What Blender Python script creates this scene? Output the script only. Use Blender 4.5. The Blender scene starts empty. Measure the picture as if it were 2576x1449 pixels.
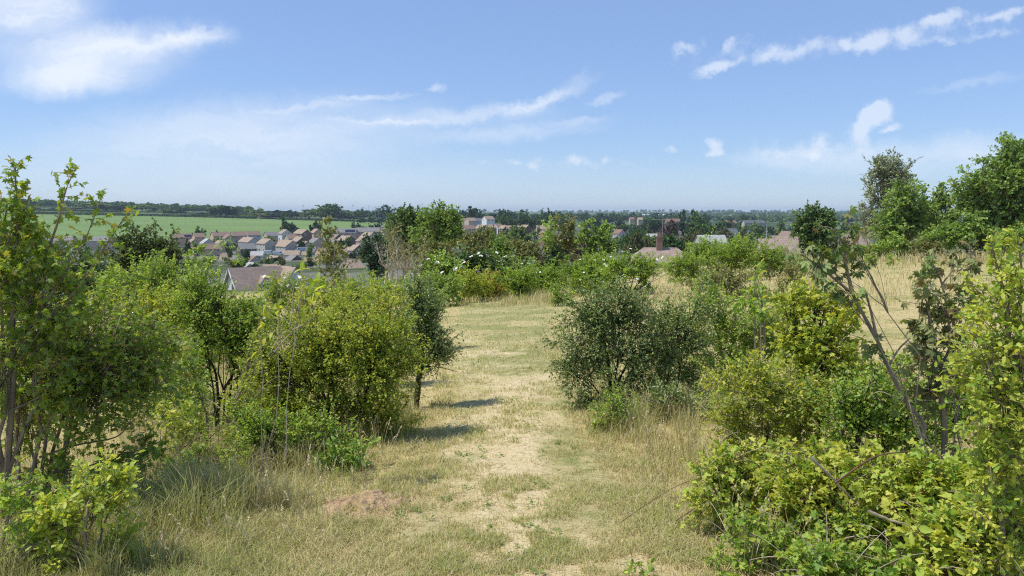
import bpy, math, random
import numpy as np

random.seed(11)
RNG = np.random.default_rng(11)
C = bpy.context.scene.collection
R = math.radians

# ------------------------------------------------------------------ camera model (photo measured at 2576 x 1449)
F, CX, CY, HOR = 1944.6, 1288.0, 724.5, 535.0
PITCH = math.atan((CY - HOR) / F)
SP, CP = math.sin(PITCH), math.cos(PITCH)
EYE = 1.6


def ray(px, py):
    u = (px - CX) / F
    b = -(py - CY) / F
    y = CP + b * SP
    return u / y, (-SP + b * CP) / y


def at(px, py, Y):
    a, e = ray(px, py)
    return np.array((a * Y, Y, EYE + e * Y))


# ------------------------------------------------------------------ noise
_TAB = np.random.default_rng(5).random(65536)


def vnoise(x, y, seed=0):
    x = np.asarray(x, float); y = np.asarray(y, float)
    xi = np.floor(x).astype(np.int64); yi = np.floor(y).astype(np.int64)
    fx = x - xi; fy = y - yi
    fx = fx * fx * (3 - 2 * fx); fy = fy * fy * (3 - 2 * fy)

    def h(i, j):
        return _TAB[(i * 7919 + j * 104729 + seed * 31337 + ((i * j) & 1023) * 17) & 65535]
    a = h(xi, yi); b = h(xi + 1, yi); c = h(xi, yi + 1); d = h(xi + 1, yi + 1)
    return (a * (1 - fx) + b * fx) * (1 - fy) + (c * (1 - fx) + d * fx) * fy


def fbm(x, y, seed=0, oct=4):
    s = 0; a = 0.5; t = 0
    for k in range(oct):
        s = s + a * vnoise(x, y, seed + k); t += a
        x = x * 2.03 + 7.1; y = y * 2.03 + 3.7; a *= 0.5
    return s / t


# ------------------------------------------------------------------ terrain: slope below eye-line start, smooth in (bearing, log distance)
_CP = []


def _cp(deg, r, s):
    _CP.append((math.radians(deg), math.log(r), s))


for _r in (1.5, 4, 9, 20):
    for _d, _s in ((-45, .085), (-30, .085), (-15, .078), (0, .070), (10, .058), (20, .045), (30, .030), (45, .022)):
        _cp(_d, _r, _s)
for _r in (35, 60, 90):
    for _d, _s in ((-45, .085), (-30, .085), (-15, .080), (0, .070), (8, .056), (16, .045), (24, .029), (30, .027), (45, .027)):
        _cp(_d, _r, _s)
for _d, _s in ((-45, .085), (-30, .085), (-15, .083), (0, .078), (10, .075), (20, .055), (30, .035), (45, .030)):
    _cp(_d, 150, _s)
for _d, _s in ((-45, .070), (-30, .069), (-15, .068), (0, .063), (10, .055), (20, .045), (30, .035), (45, .030)):
    _cp(_d, 280, _s)
for _d, _s in ((-45, .060), (-30, .060), (-15, .060), (0, .055), (10, .050), (20, .042), (30, .033), (45, .03)):
    _cp(_d, 340, _s)
for _d, _s in ((-45, .050), (-30, .0505), (-20, .0505), (-10, .0505), (0, .046), (10, .04), (20, .035), (30, .03), (45, .03)):
    _cp(_d, 410, _s)
for _d, _s in ((-45, .036), (-30, .036), (-20, .0365), (-10, .0365), (0, .033), (10, .03), (20, .03), (30, .03), (45, .03)):
    _cp(_d, 520, _s)
for _d, _s in ((-45, .020), (-30, .020), (-10, .020), (0, .022), (10, .026), (20, .027), (45, .027)):
    _cp(_d, 700, _s)
for _d, _s in ((-45, .0085), (-30, .0085), (-10, .0085), (0, .014), (10, .018), (20, .018), (45, .018)):
    _cp(_d, 1050, _s)
for _d, _s in ((-45, -.010), (-33, -.012), (-26, -.0105), (-20, .001), (-14, .004), (-8, .004), (0, .006), (10, .010), (20, .009), (45, .009)):
    _cp(_d, 1800, _s)
for _d in range(-45, 46, 10):
    _cp(_d, 3500, .0035); _cp(_d, 7000, -.0006); _cp(_d, 14000, -.001)
_CPA = np.array(_CP)


def _slope_exact(tc, lr):
    z = np.empty_like(tc)
    for i in range(0, len(tc), 40000):
        sl = slice(i, i + 40000)
        d = ((tc[sl, None] - _CPA[None, :, 0]) / 0.13) ** 2 + ((lr[sl, None] - _CPA[None, :, 1]) / 0.27) ** 2
        w = np.exp(-0.5 * (d - d.min(1, keepdims=True)))
        z[sl] = -(w * _CPA[None, :, 2]).sum(1) / w.sum(1)
    return z


_NT, _NL = 121, 301
_TT = np.linspace(-math.radians(45), math.radians(45), _NT); _LL = np.linspace(math.log(1.5), math.log(14000), _NL)
_g1, _g2 = np.meshgrid(_TT, _LL, indexing='ij')
_STAB = _slope_exact(_g1.ravel(), _g2.ravel()).reshape(_NT, _NL)


def terrain(X, Y, micro=True):
    X = np.asarray(X, float); Y = np.asarray(Y, float)
    shp = X.shape
    x = X.ravel(); y = Y.ravel()
    r = np.maximum(np.hypot(x, y), 0.05)
    th = np.arctan2(x, y)
    tc = np.clip(th, -math.radians(45), math.radians(45))
    lr = np.log(np.clip(r, 1.5, 14000))
    fi = np.clip((tc - _TT[0]) / (_TT[1] - _TT[0]), 0, _NT - 1.001); fj = np.clip((lr - _LL[0]) / (_LL[1] - _LL[0]), 0, _NL - 1.001)
    i = fi.astype(int); j = fj.astype(int); u = fi - i; v = fj - j
    z = (_STAB[i, j] * (1 - u) + _STAB[i + 1, j] * u) * (1 - v) + (_STAB[i, j + 1] * (1 - u) + _STAB[i + 1, j + 1] * u) * v
    k = np.clip((np.abs(th) - math.radians(60)) / math.radians(80), 0, 1)
    z = (z * (1 - k) + -0.05 * k) * r
    if micro:
        f = np.clip(1 - r / 45, 0, 1)
        z = z + f * (0.10 * (fbm(x * 0.35, y * 0.35, 3, 3) - 0.5) + 0.035 * (fbm(x * 2.2, y * 2.2, 9, 3) - 0.5))
        f2 = np.clip((r - 1500) / 2500, 0, 1)
        z = z + f2 * 34 * (fbm(x * 0.0007 + 40, y * 0.0007, 21, 3) - 0.52)
    return z.reshape(shp)


def T(x, y):
    return float(terrain(np.array([x]), np.array([y]))[0])


def ground_at(px, Y):
    """Ground point seen in column px at depth Y."""
    z = -0.06 * Y; a = 0
    for _ in range(4):
        e = (z - EYE) / Y
        b = (e * CP + SP) / (CP - e * SP)
        a = (px - CX) / F / (CP + b * SP)
        z = T(a * Y, Y)
    return np.array((a * Y, Y, z))


def ground_px(px, py):
    """Vectorised: where the view ray through the photo pixels meets the ground (near ground only)."""
    px = np.asarray(px, float); py = np.asarray(py, float)
    u = (px - CX) / F; b = -(py - CY) / F
    yy = CP + b * SP
    a = u / yy; e = (-SP + b * CP) / yy
    Y = EYE / np.maximum(-e - 0.055, 0.02)
    for _ in range(8):
        z = terrain(a * Y, Y)
        s = -z / Y
        Y = 0.5 * Y + 0.5 * np.clip(EYE / np.maximum(-e - s, 0.01), 1.0, 120)
    return a * Y, Y, terrain(a * Y, Y)


def tanpy(X, Y, z):
    """photo row of a world point"""
    e = (z - EYE) / Y
    b = (e * CP + SP) / (CP - e * SP)
    return CY - b * F


# ------------------------------------------------------------------ objects and meshes
def mesh_np(name, V, faces, attrs=None, smooth=False):
    V = np.asarray(V, np.float32)
    me = bpy.data.meshes.new(name)
    faces = [np.asarray(f, np.int32) for f in faces if len(f)]
    me.vertices.add(len(V)); me.vertices.foreach_set('co', V.ravel())
    if faces:
        li = np.concatenate([f.ravel() for f in faces])
        sz = np.concatenate([np.full(len(f), f.shape[1], np.int32) for f in faces])
        st = np.concatenate([[0], np.cumsum(sz)[:-1]]).astype(np.int32)
        me.loops.add(len(li)); me.loops.foreach_set('vertex_index', li)
        me.polygons.add(len(sz)); me.polygons.foreach_set('loop_start', st)
        me.polygons.foreach_set('loop_total', sz)
        if smooth:
            me.polygons.foreach_set('use_smooth', np.ones(len(sz), bool))
    for k, v in (attrs or {}).items():
        a = me.attributes.new(k, 'FLOAT', 'POINT')
        a.data.foreach_set('value', np.asarray(v, np.float32))
    me.update(calc_edges=True)
    return me


def link(name, me, mat, parent=None, loc=None):
    o = bpy.data.objects.new(name, me)
    C.objects.link(o)
    if mat is not None and me is not None and not me.materials:
        for m in (mat if isinstance(mat, (list, tuple)) else [mat]):
            me.materials.append(m)
    if parent is not None:
        o.parent = parent
    if loc is not None:
        o.location = loc
    return o


def thing(name, label, cat, loc=(0, 0, 0), rz=0.0, group=None):
    o = bpy.data.objects.new(name, None)
    C.objects.link(o)
    o.empty_display_size = 0.3
    o.location = loc; o.rotation_euler = (0, 0, rz)
    o['label'] = label; o['category'] = cat
    if group: o['group'] = group
    return o


def kind(o, k, label=None):
    o['kind'] = k
    if label: o['label'] = label
    return o


class MB:
    """collects simple polygons into one mesh"""
    def __init__(self):
        self.v = []; self.f = []

    def poly(self, pts):
        n = len(self.v)
        self.v += [tuple(p) for p in pts]
        self.f.append(tuple(range(n, n + len(pts))))

    def box(self, x0, x1, y0, y1, z0, z1):
        n = len(self.v)
        self.v += [(x0, y0, z0), (x1, y0, z0), (x1, y1, z0), (x0, y1, z0), (x0, y0, z1), (x1, y0, z1), (x1, y1, z1), (x0, y1, z1)]
        for q in ((0, 3, 2, 1), (4, 5, 6, 7), (0, 1, 5, 4), (1, 2, 6, 5), (2, 3, 7, 6), (3, 0, 4, 7)):
            self.f.append(tuple(n + i for i in q))

    def slab(self, pts, th, dirv):
        """closed slab: polygon pts extruded by th along -dirv"""
        d = np.array(dirv, float) * th
        n = len(self.v); m = len(pts)
        self.v += [tuple(p) for p in pts] + [tuple(np.array(p) - d) for p in pts]
        self.f.append(tuple(range(n, n + m)))
        self.f.append(tuple(reversed(range(n + m, n + 2 * m))))
        for i in range(m):
            j = (i + 1) % m
            self.f.append((n + j, n + i, n + m + i, n + m + j))

    def mesh(self, name):
        me = bpy.data.meshes.new(name)
        me.from_pydata(self.v, [], self.f)
        me.update()
        return me

    def build(self, name, mat, parent=None, loc=None):
        return link(name, self.mesh(name), mat, parent, loc)


# ------------------------------------------------------------------ materials
def nt(name):
    m = bpy.data.materials.new(name)
    m.use_nodes = True
    t = m.node_tree
    t.nodes.clear()
    out = t.nodes.new('ShaderNodeOutputMaterial')
    return m, t, out


def N(t, typ, **kw):
    n = t.nodes.new(typ)
    for k, v in kw.items():
        setattr(n, k, v)
    return n


def mixc(t, fac, a, b):
    n = t.nodes.new('ShaderNodeMix'); n.data_type = 'RGBA'
    for sock, val in ((n.inputs[0], fac), (n.inputs[6], a), (n.inputs[7], b)):
        if isinstance(val, bpy.types.NodeSocket): t.links.new(val, sock)
        elif isinstance(val, (int, float)): sock.default_value = val
        else: sock.default_value = (*val, 1)
    return n.outputs[2]


def math_(t, op, a, b=0.0, clamp=False):
    n = t.nodes.new('ShaderNodeMath'); n.operation = op; n.use_clamp = clamp
    for sock, val in ((n.inputs[0], a), (n.inputs[1], b)):
        if isinstance(val, bpy.types.NodeSocket): t.links.new(val, sock)
        else: sock.default_value = val
    return n.outputs[0]


def noise_(t, vec, scale, detail=4, rough=0.55, dist=0.0):
    n = t.nodes.new('ShaderNodeTexNoise')
    n.inputs['Scale'].default_value = scale; n.inputs['Detail'].default_value = detail
    n.inputs['Roughness'].default_value = rough; n.inputs['Distortion'].default_value = dist
    if vec is not None: t.links.new(vec, n.inputs['Vector'])
    return n.outputs['Fac']


def ramp_(t, fac, lo, hi, smooth=True):
    n = t.nodes.new('ShaderNodeMapRange'); n.interpolation_type = 'SMOOTHSTEP' if smooth else 'LINEAR'
    n.inputs[1].default_value = lo; n.inputs[2].default_value = hi
    t.links.new(fac, n.inputs[0])
    return n.outputs[0]


def leaf_mat(name, dark, light, young, trans=0.32, rough=0.5, spec=0.35, tgain=1.0):
    m, t, out = nt(name)
    a = N(t, 'ShaderNodeAttribute', attribute_name='tint')
    b = N(t, 'ShaderNodeAttribute', attribute_name='young')
    col = mixc(t, a.outputs['Fac'], dark, light)
    col = mixc(t, b.outputs['Fac'], col, young)
    p = N(t, 'ShaderNodeBsdfPrincipled')
    t.links.new(col, p.inputs['Base Color'])
    p.inputs['Roughness'].default_value = rough
    p.inputs['Specular IOR Level'].default_value = spec
    tr = N(t, 'ShaderNodeBsdfTranslucent')
    tc = mixc(t, 1.0, col, col)
    mm = t.nodes.new('ShaderNodeMix'); mm.data_type = 'RGBA'; mm.blend_type = 'MULTIPLY'
    mm.inputs[0].default_value = 1.0
    t.links.new(col, mm.inputs[6]); mm.inputs[7].default_value = (1.5 * tgain, 1.45 * tgain, 0.55 * tgain, 1)
    t.links.new(mm.outputs[2], tr.inputs['Color'])
    mx = N(t, 'ShaderNodeMixShader'); mx.inputs[0].default_value = trans
    t.links.new(p.outputs[0], mx.inputs[1]); t.links.new(tr.outputs[0], mx.inputs[2])
    t.links.new(mx.outputs[0], out.inputs['Surface'])
    return m


def plain_mat(name, col, rough=0.8, var=0.12, scale=6.0, spec=0.3, bump=0.0, coord='Object', stretch=None):
    m, t, out = nt(name)
    tc = N(t, 'ShaderNodeTexCoord')
    v = tc.outputs[coord]
    if stretch:
        mp = N(t, 'ShaderNodeMapping'); mp.inputs['Scale'].default_value = stretch
        t.links.new(v, mp.inputs['Vector']); v = mp.outputs[0]
    n = noise_(t, v, scale, 5, 0.6)
    lo = tuple(c * (1 - var) for c in col); hi = tuple(min(1, c * (1 + var)) for c in col)
    cc = mixc(t, ramp_(t, n, 0.3, 0.7), lo, hi)
    p = N(t, 'ShaderNodeBsdfPrincipled')
    t.links.new(cc, p.inputs['Base Color'])
    p.inputs['Roughness'].default_value = rough; p.inputs['Specular IOR Level'].default_value = spec
    if bump:
        bp = N(t, 'ShaderNodeBump'); bp.inputs['Strength'].default_value = bump; bp.inputs['Distance'].default_value = 0.02
        t.links.new(n, bp.inputs['Height']); t.links.new(bp.outputs[0], p.inputs['Normal'])
    t.links.new(p.outputs[0], out.inputs['Surface'])
    return m


def blade_mat(name, straw, green, pale):
    m, t, out = nt(name)
    a = N(t, 'ShaderNodeAttribute', attribute_name='tint')
    b = N(t, 'ShaderNodeAttribute', attribute_name='young')
    col = mixc(t, a.outputs['Fac'], straw, green)
    col = mixc(t, b.outputs['Fac'], col, pale)
    p = N(t, 'ShaderNodeBsdfPrincipled'); t.links.new(col, p.inputs['Base Color'])
    p.inputs['Roughness'].default_value = 0.55; p.inputs['Specular IOR Level'].default_value = 0.25
    tr = N(t, 'ShaderNodeBsdfTranslucent'); t.links.new(col, tr.inputs['Color'])
    mx = N(t, 'ShaderNodeMixShader'); mx.inputs[0].default_value = 0.3
    t.links.new(p.outputs[0], mx.inputs[1]); t.links.new(tr.outputs[0], mx.inputs[2])
    t.links.new(mx.outputs[0], out.inputs['Surface'])
    return m
# ------------------------------------------------------------------ leaf templates: (side, axis, normal) for a leaf of length 1
def fan(outline, centre):
    """outline: right-hand half from base to tip; mirrored"""
    left = [(-x, y, z) for x, y, z in reversed(outline[1:-1])]
    pts = list(outline) + left
    V = np.array(pts + [centre], float)
    n = len(pts)
    Fc = np.array([(n, i, (i + 1) % n) for i in range(n)], int)
    return V, Fc


def join_t(parts):
    V = []; Fc = []; k = 0
    for v, f in parts:
        V.append(v); Fc.append(f + k); k += len(v)
    return np.concatenate(V), np.concatenate(Fc)


def diamond(w=0.3, mid=0.45, fold=0.07, droop=-0.05):
    V = np.array([(0, 0, 0), (w, mid, fold), (0, 1, droop), (-w, mid, fold)], float)
    return V, np.array([(0, 1, 2), (0, 2, 3)])


def rot2(v, ang, off, s, dz=0.0):
    c, sn = math.cos(ang), math.sin(ang)
    o = np.empty_like(v)
    o[:, 0] = (v[:, 0] * c + v[:, 1] * sn) * s + off[0]
    o[:, 1] = (-v[:, 0] * sn + v[:, 1] * c) * s + off[1]
    o[:, 2] = v[:, 2] * s + dz * v[:, 1] * s + (off[2] if len(off) > 2 else 0)
    return o


_d = diamond(0.3)
TEMPL = {
    'small': diamond(0.34, 0.5, 0.08, -0.05),
    'clump': diamond(0.42, 0.5, 0.12, -0.08),
    'maple': fan([(0, 0, 0), (.40, .02, -.06), (.24, .26, 0), (.56, .56, -.1), (.2, .58, 0), (0, 1, -.14)], (0, .38, .06)),
    'hawthorn': fan([(0, 0, 0), (.30, .42, .05), (.15, .52, .03), (.27, .80, .03), (0, 1, -.05)], (0, .5, 0)),
    'oak': fan([(0, 0, 0), (.08, .2, .03), (.2, .3, .05), (.13, .42, .02), (.28, .58, .06), (.17, .68, .02), (.22, .86, .04), (0, 1, -.06)], (0, .5, 0)),
    'ovate': fan([(0, 0, 0), (.2, .2, .05), (.27, .5, .07), (.16, .8, .0), (0, 1.05, -.14)], (0, .5, 0)),
    'bramble': join_t([(rot2(diamond(.36, .5, .08, -.05)[0], a, (0, .28), s), diamond()[1]) for a, s in ((0, .72), (1.25, .6), (-1.25, .6))]),
    'rose': join_t([(rot2(diamond(.36, .5, .06)[0], a, (0, y), s), diamond()[1]) for a, y, s in ((1.1, .25, .36), (-1.1, .25, .36), (1.0, .55, .38), (-1.0, .55, .38), (0, .62, .40))]),
    'ash': join_t([(rot2(diamond(.2, .45, .05, -.1)[0], a, (0, y, -.18 * y * y), s, -.15), diamond()[1]) for a, y, s in
                   ((1.15, .22, .34), (-1.15, .22, .34), (1.05, .42, .4), (-1.05, .42, .4), (.95, .62, .38), (-.95, .62, .38), (0, .66, .42))]),
    'palmate': join_t([(rot2(diamond(.2, .6, .05, -.1)[0], a, (0, .1), s, -.35), diamond()[1]) for a, s in
                       ((0, .9), (.62, .85), (-.62, .85), (1.3, .65), (-1.3, .65))]),
}


def nrm(v):
    return v / np.maximum(np.linalg.norm(v, axis=-1, keepdims=True), 1e-9)


def leaves(pos, axis, normal, size, tmpl):
    V, Fc = TEMPL[tmpl]
    axis = nrm(axis)
    side = nrm(np.cross(axis, normal))
    nn = np.cross(side, axis)
    P = (pos[:, None, :] + size[:, None, None] * (V[None, :, 0, None] * side[:, None] + V[None, :, 1, None] * axis[:, None] + V[None, :, 2, None] * nn[:, None]))
    n = len(pos); k = len(V)
    FF = Fc[None] + (np.arange(n) * k)[:, None, None]
    return P.reshape(-1, 3), FF.reshape(-1, 3), k


def tubes(P, Rr, sides=4):
    """P (n,m,3), Rr (n,m)"""
    n, m, _ = P.shape
    tan = np.gradient(P, axis=1)
    tan = nrm(tan)
    ref = np.where(np.abs(tan[..., 2:3]) > 0.9, np.array([1.0, 0, 0]), np.array([0, 0, 1.0]))
    s = nrm(np.cross(tan, ref)); u = np.cross(s, tan)
    ang = np.arange(sides) * 2 * math.pi / sides
    V = P[:, :, None, :] + Rr[:, :, None, None] * (np.cos(ang)[None, None, :, None] * s[:, :, None] + np.sin(ang)[None, None, :, None] * u[:, :, None])
    idx = np.arange(n * m * sides).reshape(n, m, sides)
    a = idx[:, :-1, :]; b = np.roll(a, -1, axis=2); d = idx[:, 1:, :]; c = np.roll(d, -1, axis=2)
    Q = np.stack([a, b, c, d], -1).reshape(-1, 4)
    return V.reshape(-1, 3), Q


def bez(S, Cn, E, m):
    t = np.linspace(0, 1, m)[None, :, None]
    return (1 - t) ** 2 * S[:, None] + 2 * t * (1 - t) * Cn[:, None] + t * t * E[:, None]


def poly_at(P, t):
    """P (m,3) polyline, t array 0..1"""
    m = len(P)
    x = np.clip(t, 0, 0.9999) * (m - 1)
    i = x.astype(int); f = (x - i)[:, None]
    return P[i] * (1 - f) + P[i + 1] * f


def resample(P, m):
    P = np.asarray(P, float)
    # catmull-rom through the given points
    Q = np.concatenate([[2 * P[0] - P[1]], P, [2 * P[-1] - P[-2]]])
    k = len(P) - 1
    out = []
    for t in np.linspace(0, k - 1e-6, m):
        i = int(t); f = t - i
        p0, p1, p2, p3 = Q[i], Q[i + 1], Q[i + 2], Q[i + 3]
        out.append(0.5 * ((2 * p1) + (-p0 + p2) * f + (2 * p0 - 5 * p1 + 4 * p2 - p3) * f * f + (-p0 + 3 * p1 - 3 * p2 + p3) * f ** 3))
    return np.array(out)


class Grow:
    """one plant: wood (stems, limbs, branches, twigs) and foliage, in coordinates relative to base"""

    def __init__(self, seed):
        self.g = np.random.default_rng(seed)
        self.wv = []; self.wf = []; self.wn = 0
        self.lv = []; self.lf = []; self.ln = 0; self.tint = []; self.young = []
        self.tipP = []

    def wood(self, P, Rr, sides):
        V, Q = tubes(P, Rr, sides)
        self.wv.append(V); self.wf.append(Q + self.wn); self.wn += len(V)

    def twigleaves(self, P, D, L, nl, size, tmpl, r=0.0022, tint0=None, youngp=0.5, up=0.8, spread=0.8, tw_sides=3, flop=0.0):
        """twigs from points P along D of length L with nl leaves each"""
        g = self.g; n = len(P)
        if n == 0: return
        sag = np.zeros((n, 3)); sag[:, 2] = -0.12 * L
        E = P + D * L[:, None] + sag
        mid = P + D * L[:, None] * 0.5 + g.normal(0, .06, (n, 3)) * L[:, None]
        tw = np.stack([P, mid, E], 1)
        self.wood(tw, np.tile(np.array([1.0, .8, .4]) * r, (n, 1)), tw_sides)
        t = (np.arange(nl)[None, :] + g.random((n, nl))) / nl
        t = 0.12 + 0.92 * t
        pos = (1 - t)[..., None] * P[:, None] + t[..., None] * E[:, None] + ((t * (1 - t) * 2)[..., None] * (mid - (P + E) / 2)[:, None])
        pos = pos.reshape(-1, 3)
        dd = np.repeat(D, nl, 0)
        rnd = nrm(g.normal(0, 1, (n * nl, 3)))
        ax = nrm(dd * 0.55 + rnd * spread + np.array([0, 0, -0.12 - flop]))
        no = nrm(np.array([0, 0, up]) + g.normal(0, .45, (n * nl, 3)))
        sz = size * g.uniform(.6, 1.2, n * nl)
        V, FF, k = leaves(pos, ax, no, sz, tmpl)
        self.lv.append(V); self.lf.append(FF + self.ln); self.ln += len(V)
        if tint0 is None: tint0 = g.normal(.45, .18, n)
        ti = np.clip(np.repeat(tint0, nl) + g.normal(0, .23, n * nl), 0, 1)
        yb = np.repeat((g.random(n) < youngp) * g.uniform(.2, 1, n), nl) * np.clip((t.ravel() - .45) * 1.7, 0, 1)
        yb = np.where(g.random(n * nl) < .03, g.uniform(.5, 1, n * nl), yb)
        self.tint.append(np.repeat(ti, k)); self.young.append(np.repeat(yb, k))

    def crown(self, base, lobes, p):
        """lobes: (n, 6) centre + radii; p: parameters"""
        g = self.g
        lobes = np.asarray(lobes, float)
        size = p['size']; nl = p.get('nl', 7); ntw = p.get('ntw', 9)
        r0 = p.get('r0', .02)
        fork = None
        lai = np.full(len(lobes), p.get('lai', 3.0))
        if p.get('fork'):
            fz = p['fork']
            cm = lobes[:, :3].mean(0)
            top = base + np.array([0, 0, fz]) + (cm - base) * np.array([.25, .25, 0])
            mid = (base + top) / 2 + g.normal(0, .03, 3) * fz
            tr = resample([base, mid, top], 7)
            self.wood(tr[None], (np.linspace(1.15, .8, 7) * r0)[None], 8)
            fork = top
        elif p.get('skirt', .75) > 0:
            # foliage of the lower branches, down to the grass
            ext = []
            for lb in lobes:
                bot = lb[2] - lb[5]
                low = [q for q in lobes if q[2] < lb[2] - .3 * lb[5] and abs(q[0] - lb[0]) < .8 * lb[3]]
                if low or bot < .25 * lb[5]: continue
                n = int(np.ceil(bot / (1.3 * lb[5]))); hz = bot / n
                for q in range(n):
                    if g.random() < p.get('skirt', .75):
                        ext.append((lb[0] * (.97 - .05 * q) + g.normal(0, .15) * lb[3], lb[1] + g.normal(0, .2) * lb[4], bot - (q + .45) * hz, lb[3] * g.uniform(.7, .95), lb[4] * .85, .62 * hz))
            if ext:
                lobes = np.concatenate([lobes, np.array(ext)]); lai = np.concatenate([lai, np.full(len(ext), p.get('lai', 3.0) * .75)])
        area = math.pi * lobes[:, 3] * lobes[:, 5]
        la = .30 if p.get('tmpl') in ('bramble', 'rose', 'ash') else .34
        order = np.argsort(-lobes[:, 2])
        nmain = max(2, int(round(math.sqrt(len(lobes)))))
        mains = []
        if fork is None and len(lobes) > 3:
            # spread the main stems across the plant
            pick = [order[0]]
            while len(pick) < nmain:
                dd = np.min(np.stack([np.linalg.norm((lobes[:, :2] - lobes[q, :2]), axis=1) for q in pick]), 0) * (.4 + lobes[:, 2] / lobes[:, 2].max())
                pick.append(int(np.argmax(dd)))
            seq = pick + [q for q in range(len(lobes)) if q not in pick]
        else:
            seq = list(range(len(lobes))); nmain = len(lobes)
        for rank, i in enumerate(seq):
            lb = lobes[i]
            c = lb[:3]; rad = lb[3:]
            if fork is not None:
                s0 = fork
            elif rank < nmain or not mains:
                s0 = base + np.array([g.normal(0, p.get('foot', .08)), g.normal(0, p.get('foot', .08)), -0.03])
            else:
                cand = np.concatenate([m_[1:5] for m_ in mains])
                cost = np.linalg.norm(cand - c, axis=1) + 2.0 * np.maximum(cand[:, 2] - c[2] + .1 * abs(c[2]), 0)
                s0 = cand[int(np.argmin(cost))]
            h = max(abs(c[2] - s0[2]), .3 * np.linalg.norm(c - s0))
            cn = s0 + (c - s0) * np.array([.4, .4, .62]) + g.normal(0, .07, 3) * h
            st = bez(s0[None], cn[None], c[None], 7)[0]
            st[1:-1] += g.normal(0, .014, (5, 3)) * h
            if rank < nmain: mains.append(st)
            rs = r0 * (.75 if fork is not None else (1 if rank < nmain else .55)) * (area[i] / area.max()) ** .3
            self.wood(st[None], (np.linspace(1, .3, 7) * rs)[None], 6)
            nleaf = lai[i] * area[i] / (la * size * size) * (1 if p.get('tmpl') == 'clump' else .80)
            nb = max(2, int(nleaf / (ntw * nl)))
            nt_ = int(max(1, min(ntw, round(nleaf / (nb * nl)))))
            d = nrm(g.normal(0, 1, (nb, 3)))
            ph = g.uniform(0, 6.28, 6)
            az = np.arctan2(d[:, 1], d[:, 0]); el = np.arcsin(np.clip(d[:, 2], -1, 1))
            lump = 1 + p.get('lump', .2) * (np.sin(3 * az + ph[0]) * np.cos(2 * el + ph[1]) + .7 * np.sin(5 * az + ph[2]) * np.sin(4 * el + ph[3]))
            rr = g.random(nb) ** (1 / p.get('pack', 2.6)) * .92 * lump
            shoot = g.random(nb) < p.get('shoot', .08)
            rr = np.where(shoot, rr * g.uniform(1.05, 1.5, nb), rr)
            E = c + d * rad * rr[:, None]
            S = poly_at(st, g.uniform(.35, 1, nb))
            swap = S[:, 2] > E[:, 2] + .3 * rad[2]
            S2 = poly_at(st, g.uniform(.25, .6, nb))
            S = np.where(swap[:, None], S2, S)
            ln = np.linalg.norm(E - S, axis=1)
            Cn = (S + E) / 2 + np.array([0, 0, .18]) * ln[:, None] + g.normal(0, .12, (nb, 3)) * ln[:, None]
            BP = bez(S, Cn, E, 5)
            rb = np.minimum(rs * .45, p.get('rb', .006)) * g.uniform(.7, 1.2, nb)
            self.wood(BP, np.linspace(1, .4, 5)[None] * rb[:, None], 3)
            # twigs
            bi = np.repeat(np.arange(nb), nt_)
            tt = g.uniform(.3, 1.0, nb * nt_)
            tt[::nt_] = 1.0
            x = np.clip(tt, 0, .999) * 4; ii = x.astype(int); ff = (x - ii)[:, None]
            TP = BP[bi, ii] * (1 - ff) + BP[bi, ii + 1] * ff
            bd = nrm(BP[bi, -1] - BP[bi, -3])
            out = nrm((TP - c) / rad)
            TD = nrm(bd * .5 + out * .45 + g.normal(0, .55, (nb * nt_, 3)) + np.array([0, 0, p.get('rise', .25)]))
            TL = p.get('twl', .14) * g.uniform(.5, 1.3, nb * nt_)
            bt = np.clip(g.normal(.45, .22, nb), 0, 1)
            self.twigleaves(TP, TD, TL, nl, size, p.get('tmpl', 'small'), p.get('tr', .002), bt[bi], p.get('young', .3), p.get('up', .8), p.get('spread', .8), 3, p.get('flop', 0))
            self.tipP.append(E[rr > .62])
            # long free shoots that break the outline
            ns = int(g.poisson(p.get('spray', 0)))
            if ns:
                d = nrm(g.normal(0, 1, (ns, 3)) + np.array([0, -.1, .55]))
                S = c + d * rad * .7
                m_ = rad.mean()
                Ls = g.uniform(.45, 1.0, ns) * min(m_ * 1.25, .34 if size < .06 else .9)
                D = nrm(d * .75 + np.array([0, 0, .5]) + g.normal(0, .35, (ns, 3)))
                Eh = S + D * Ls[:, None]
                Cn = (S + Eh) / 2 + g.normal(0, .10, (ns, 3)) * Ls[:, None]
                BP = bez(S, Cn, Eh, 5)
                self.wood(BP, np.linspace(1, .4, 5)[None] * np.full((ns, 1), min(rs * .35, p.get('rb', .006) * .6)), 3)
                q = 11
                tt = np.tile((np.arange(q) + .5) / q, ns); bi = np.repeat(np.arange(ns), q)
                x = np.clip(tt, 0, .999) * 4; ii = x.astype(int); ff = (x - ii)[:, None]
                TP = BP[bi, ii] * (1 - ff) + BP[bi, ii + 1] * ff
                TD = nrm(D[bi] * .5 + g.normal(0, .7, (ns * q, 3)))
                self.twigleaves(TP, TD, p.get('twl', .14) * .42 * g.uniform(.5, 1.2, ns * q) * (1.15 - .7 * tt), max(3, nl // 2), size, p.get('tmpl', 'small'), p.get('tr', .002), np.clip(g.normal(.6, .2, ns), 0, 1)[bi], p.get('young', .3) + .25, p.get('up', .8), p.get('spread', .8))
                self.tipP.append(Eh)

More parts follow.
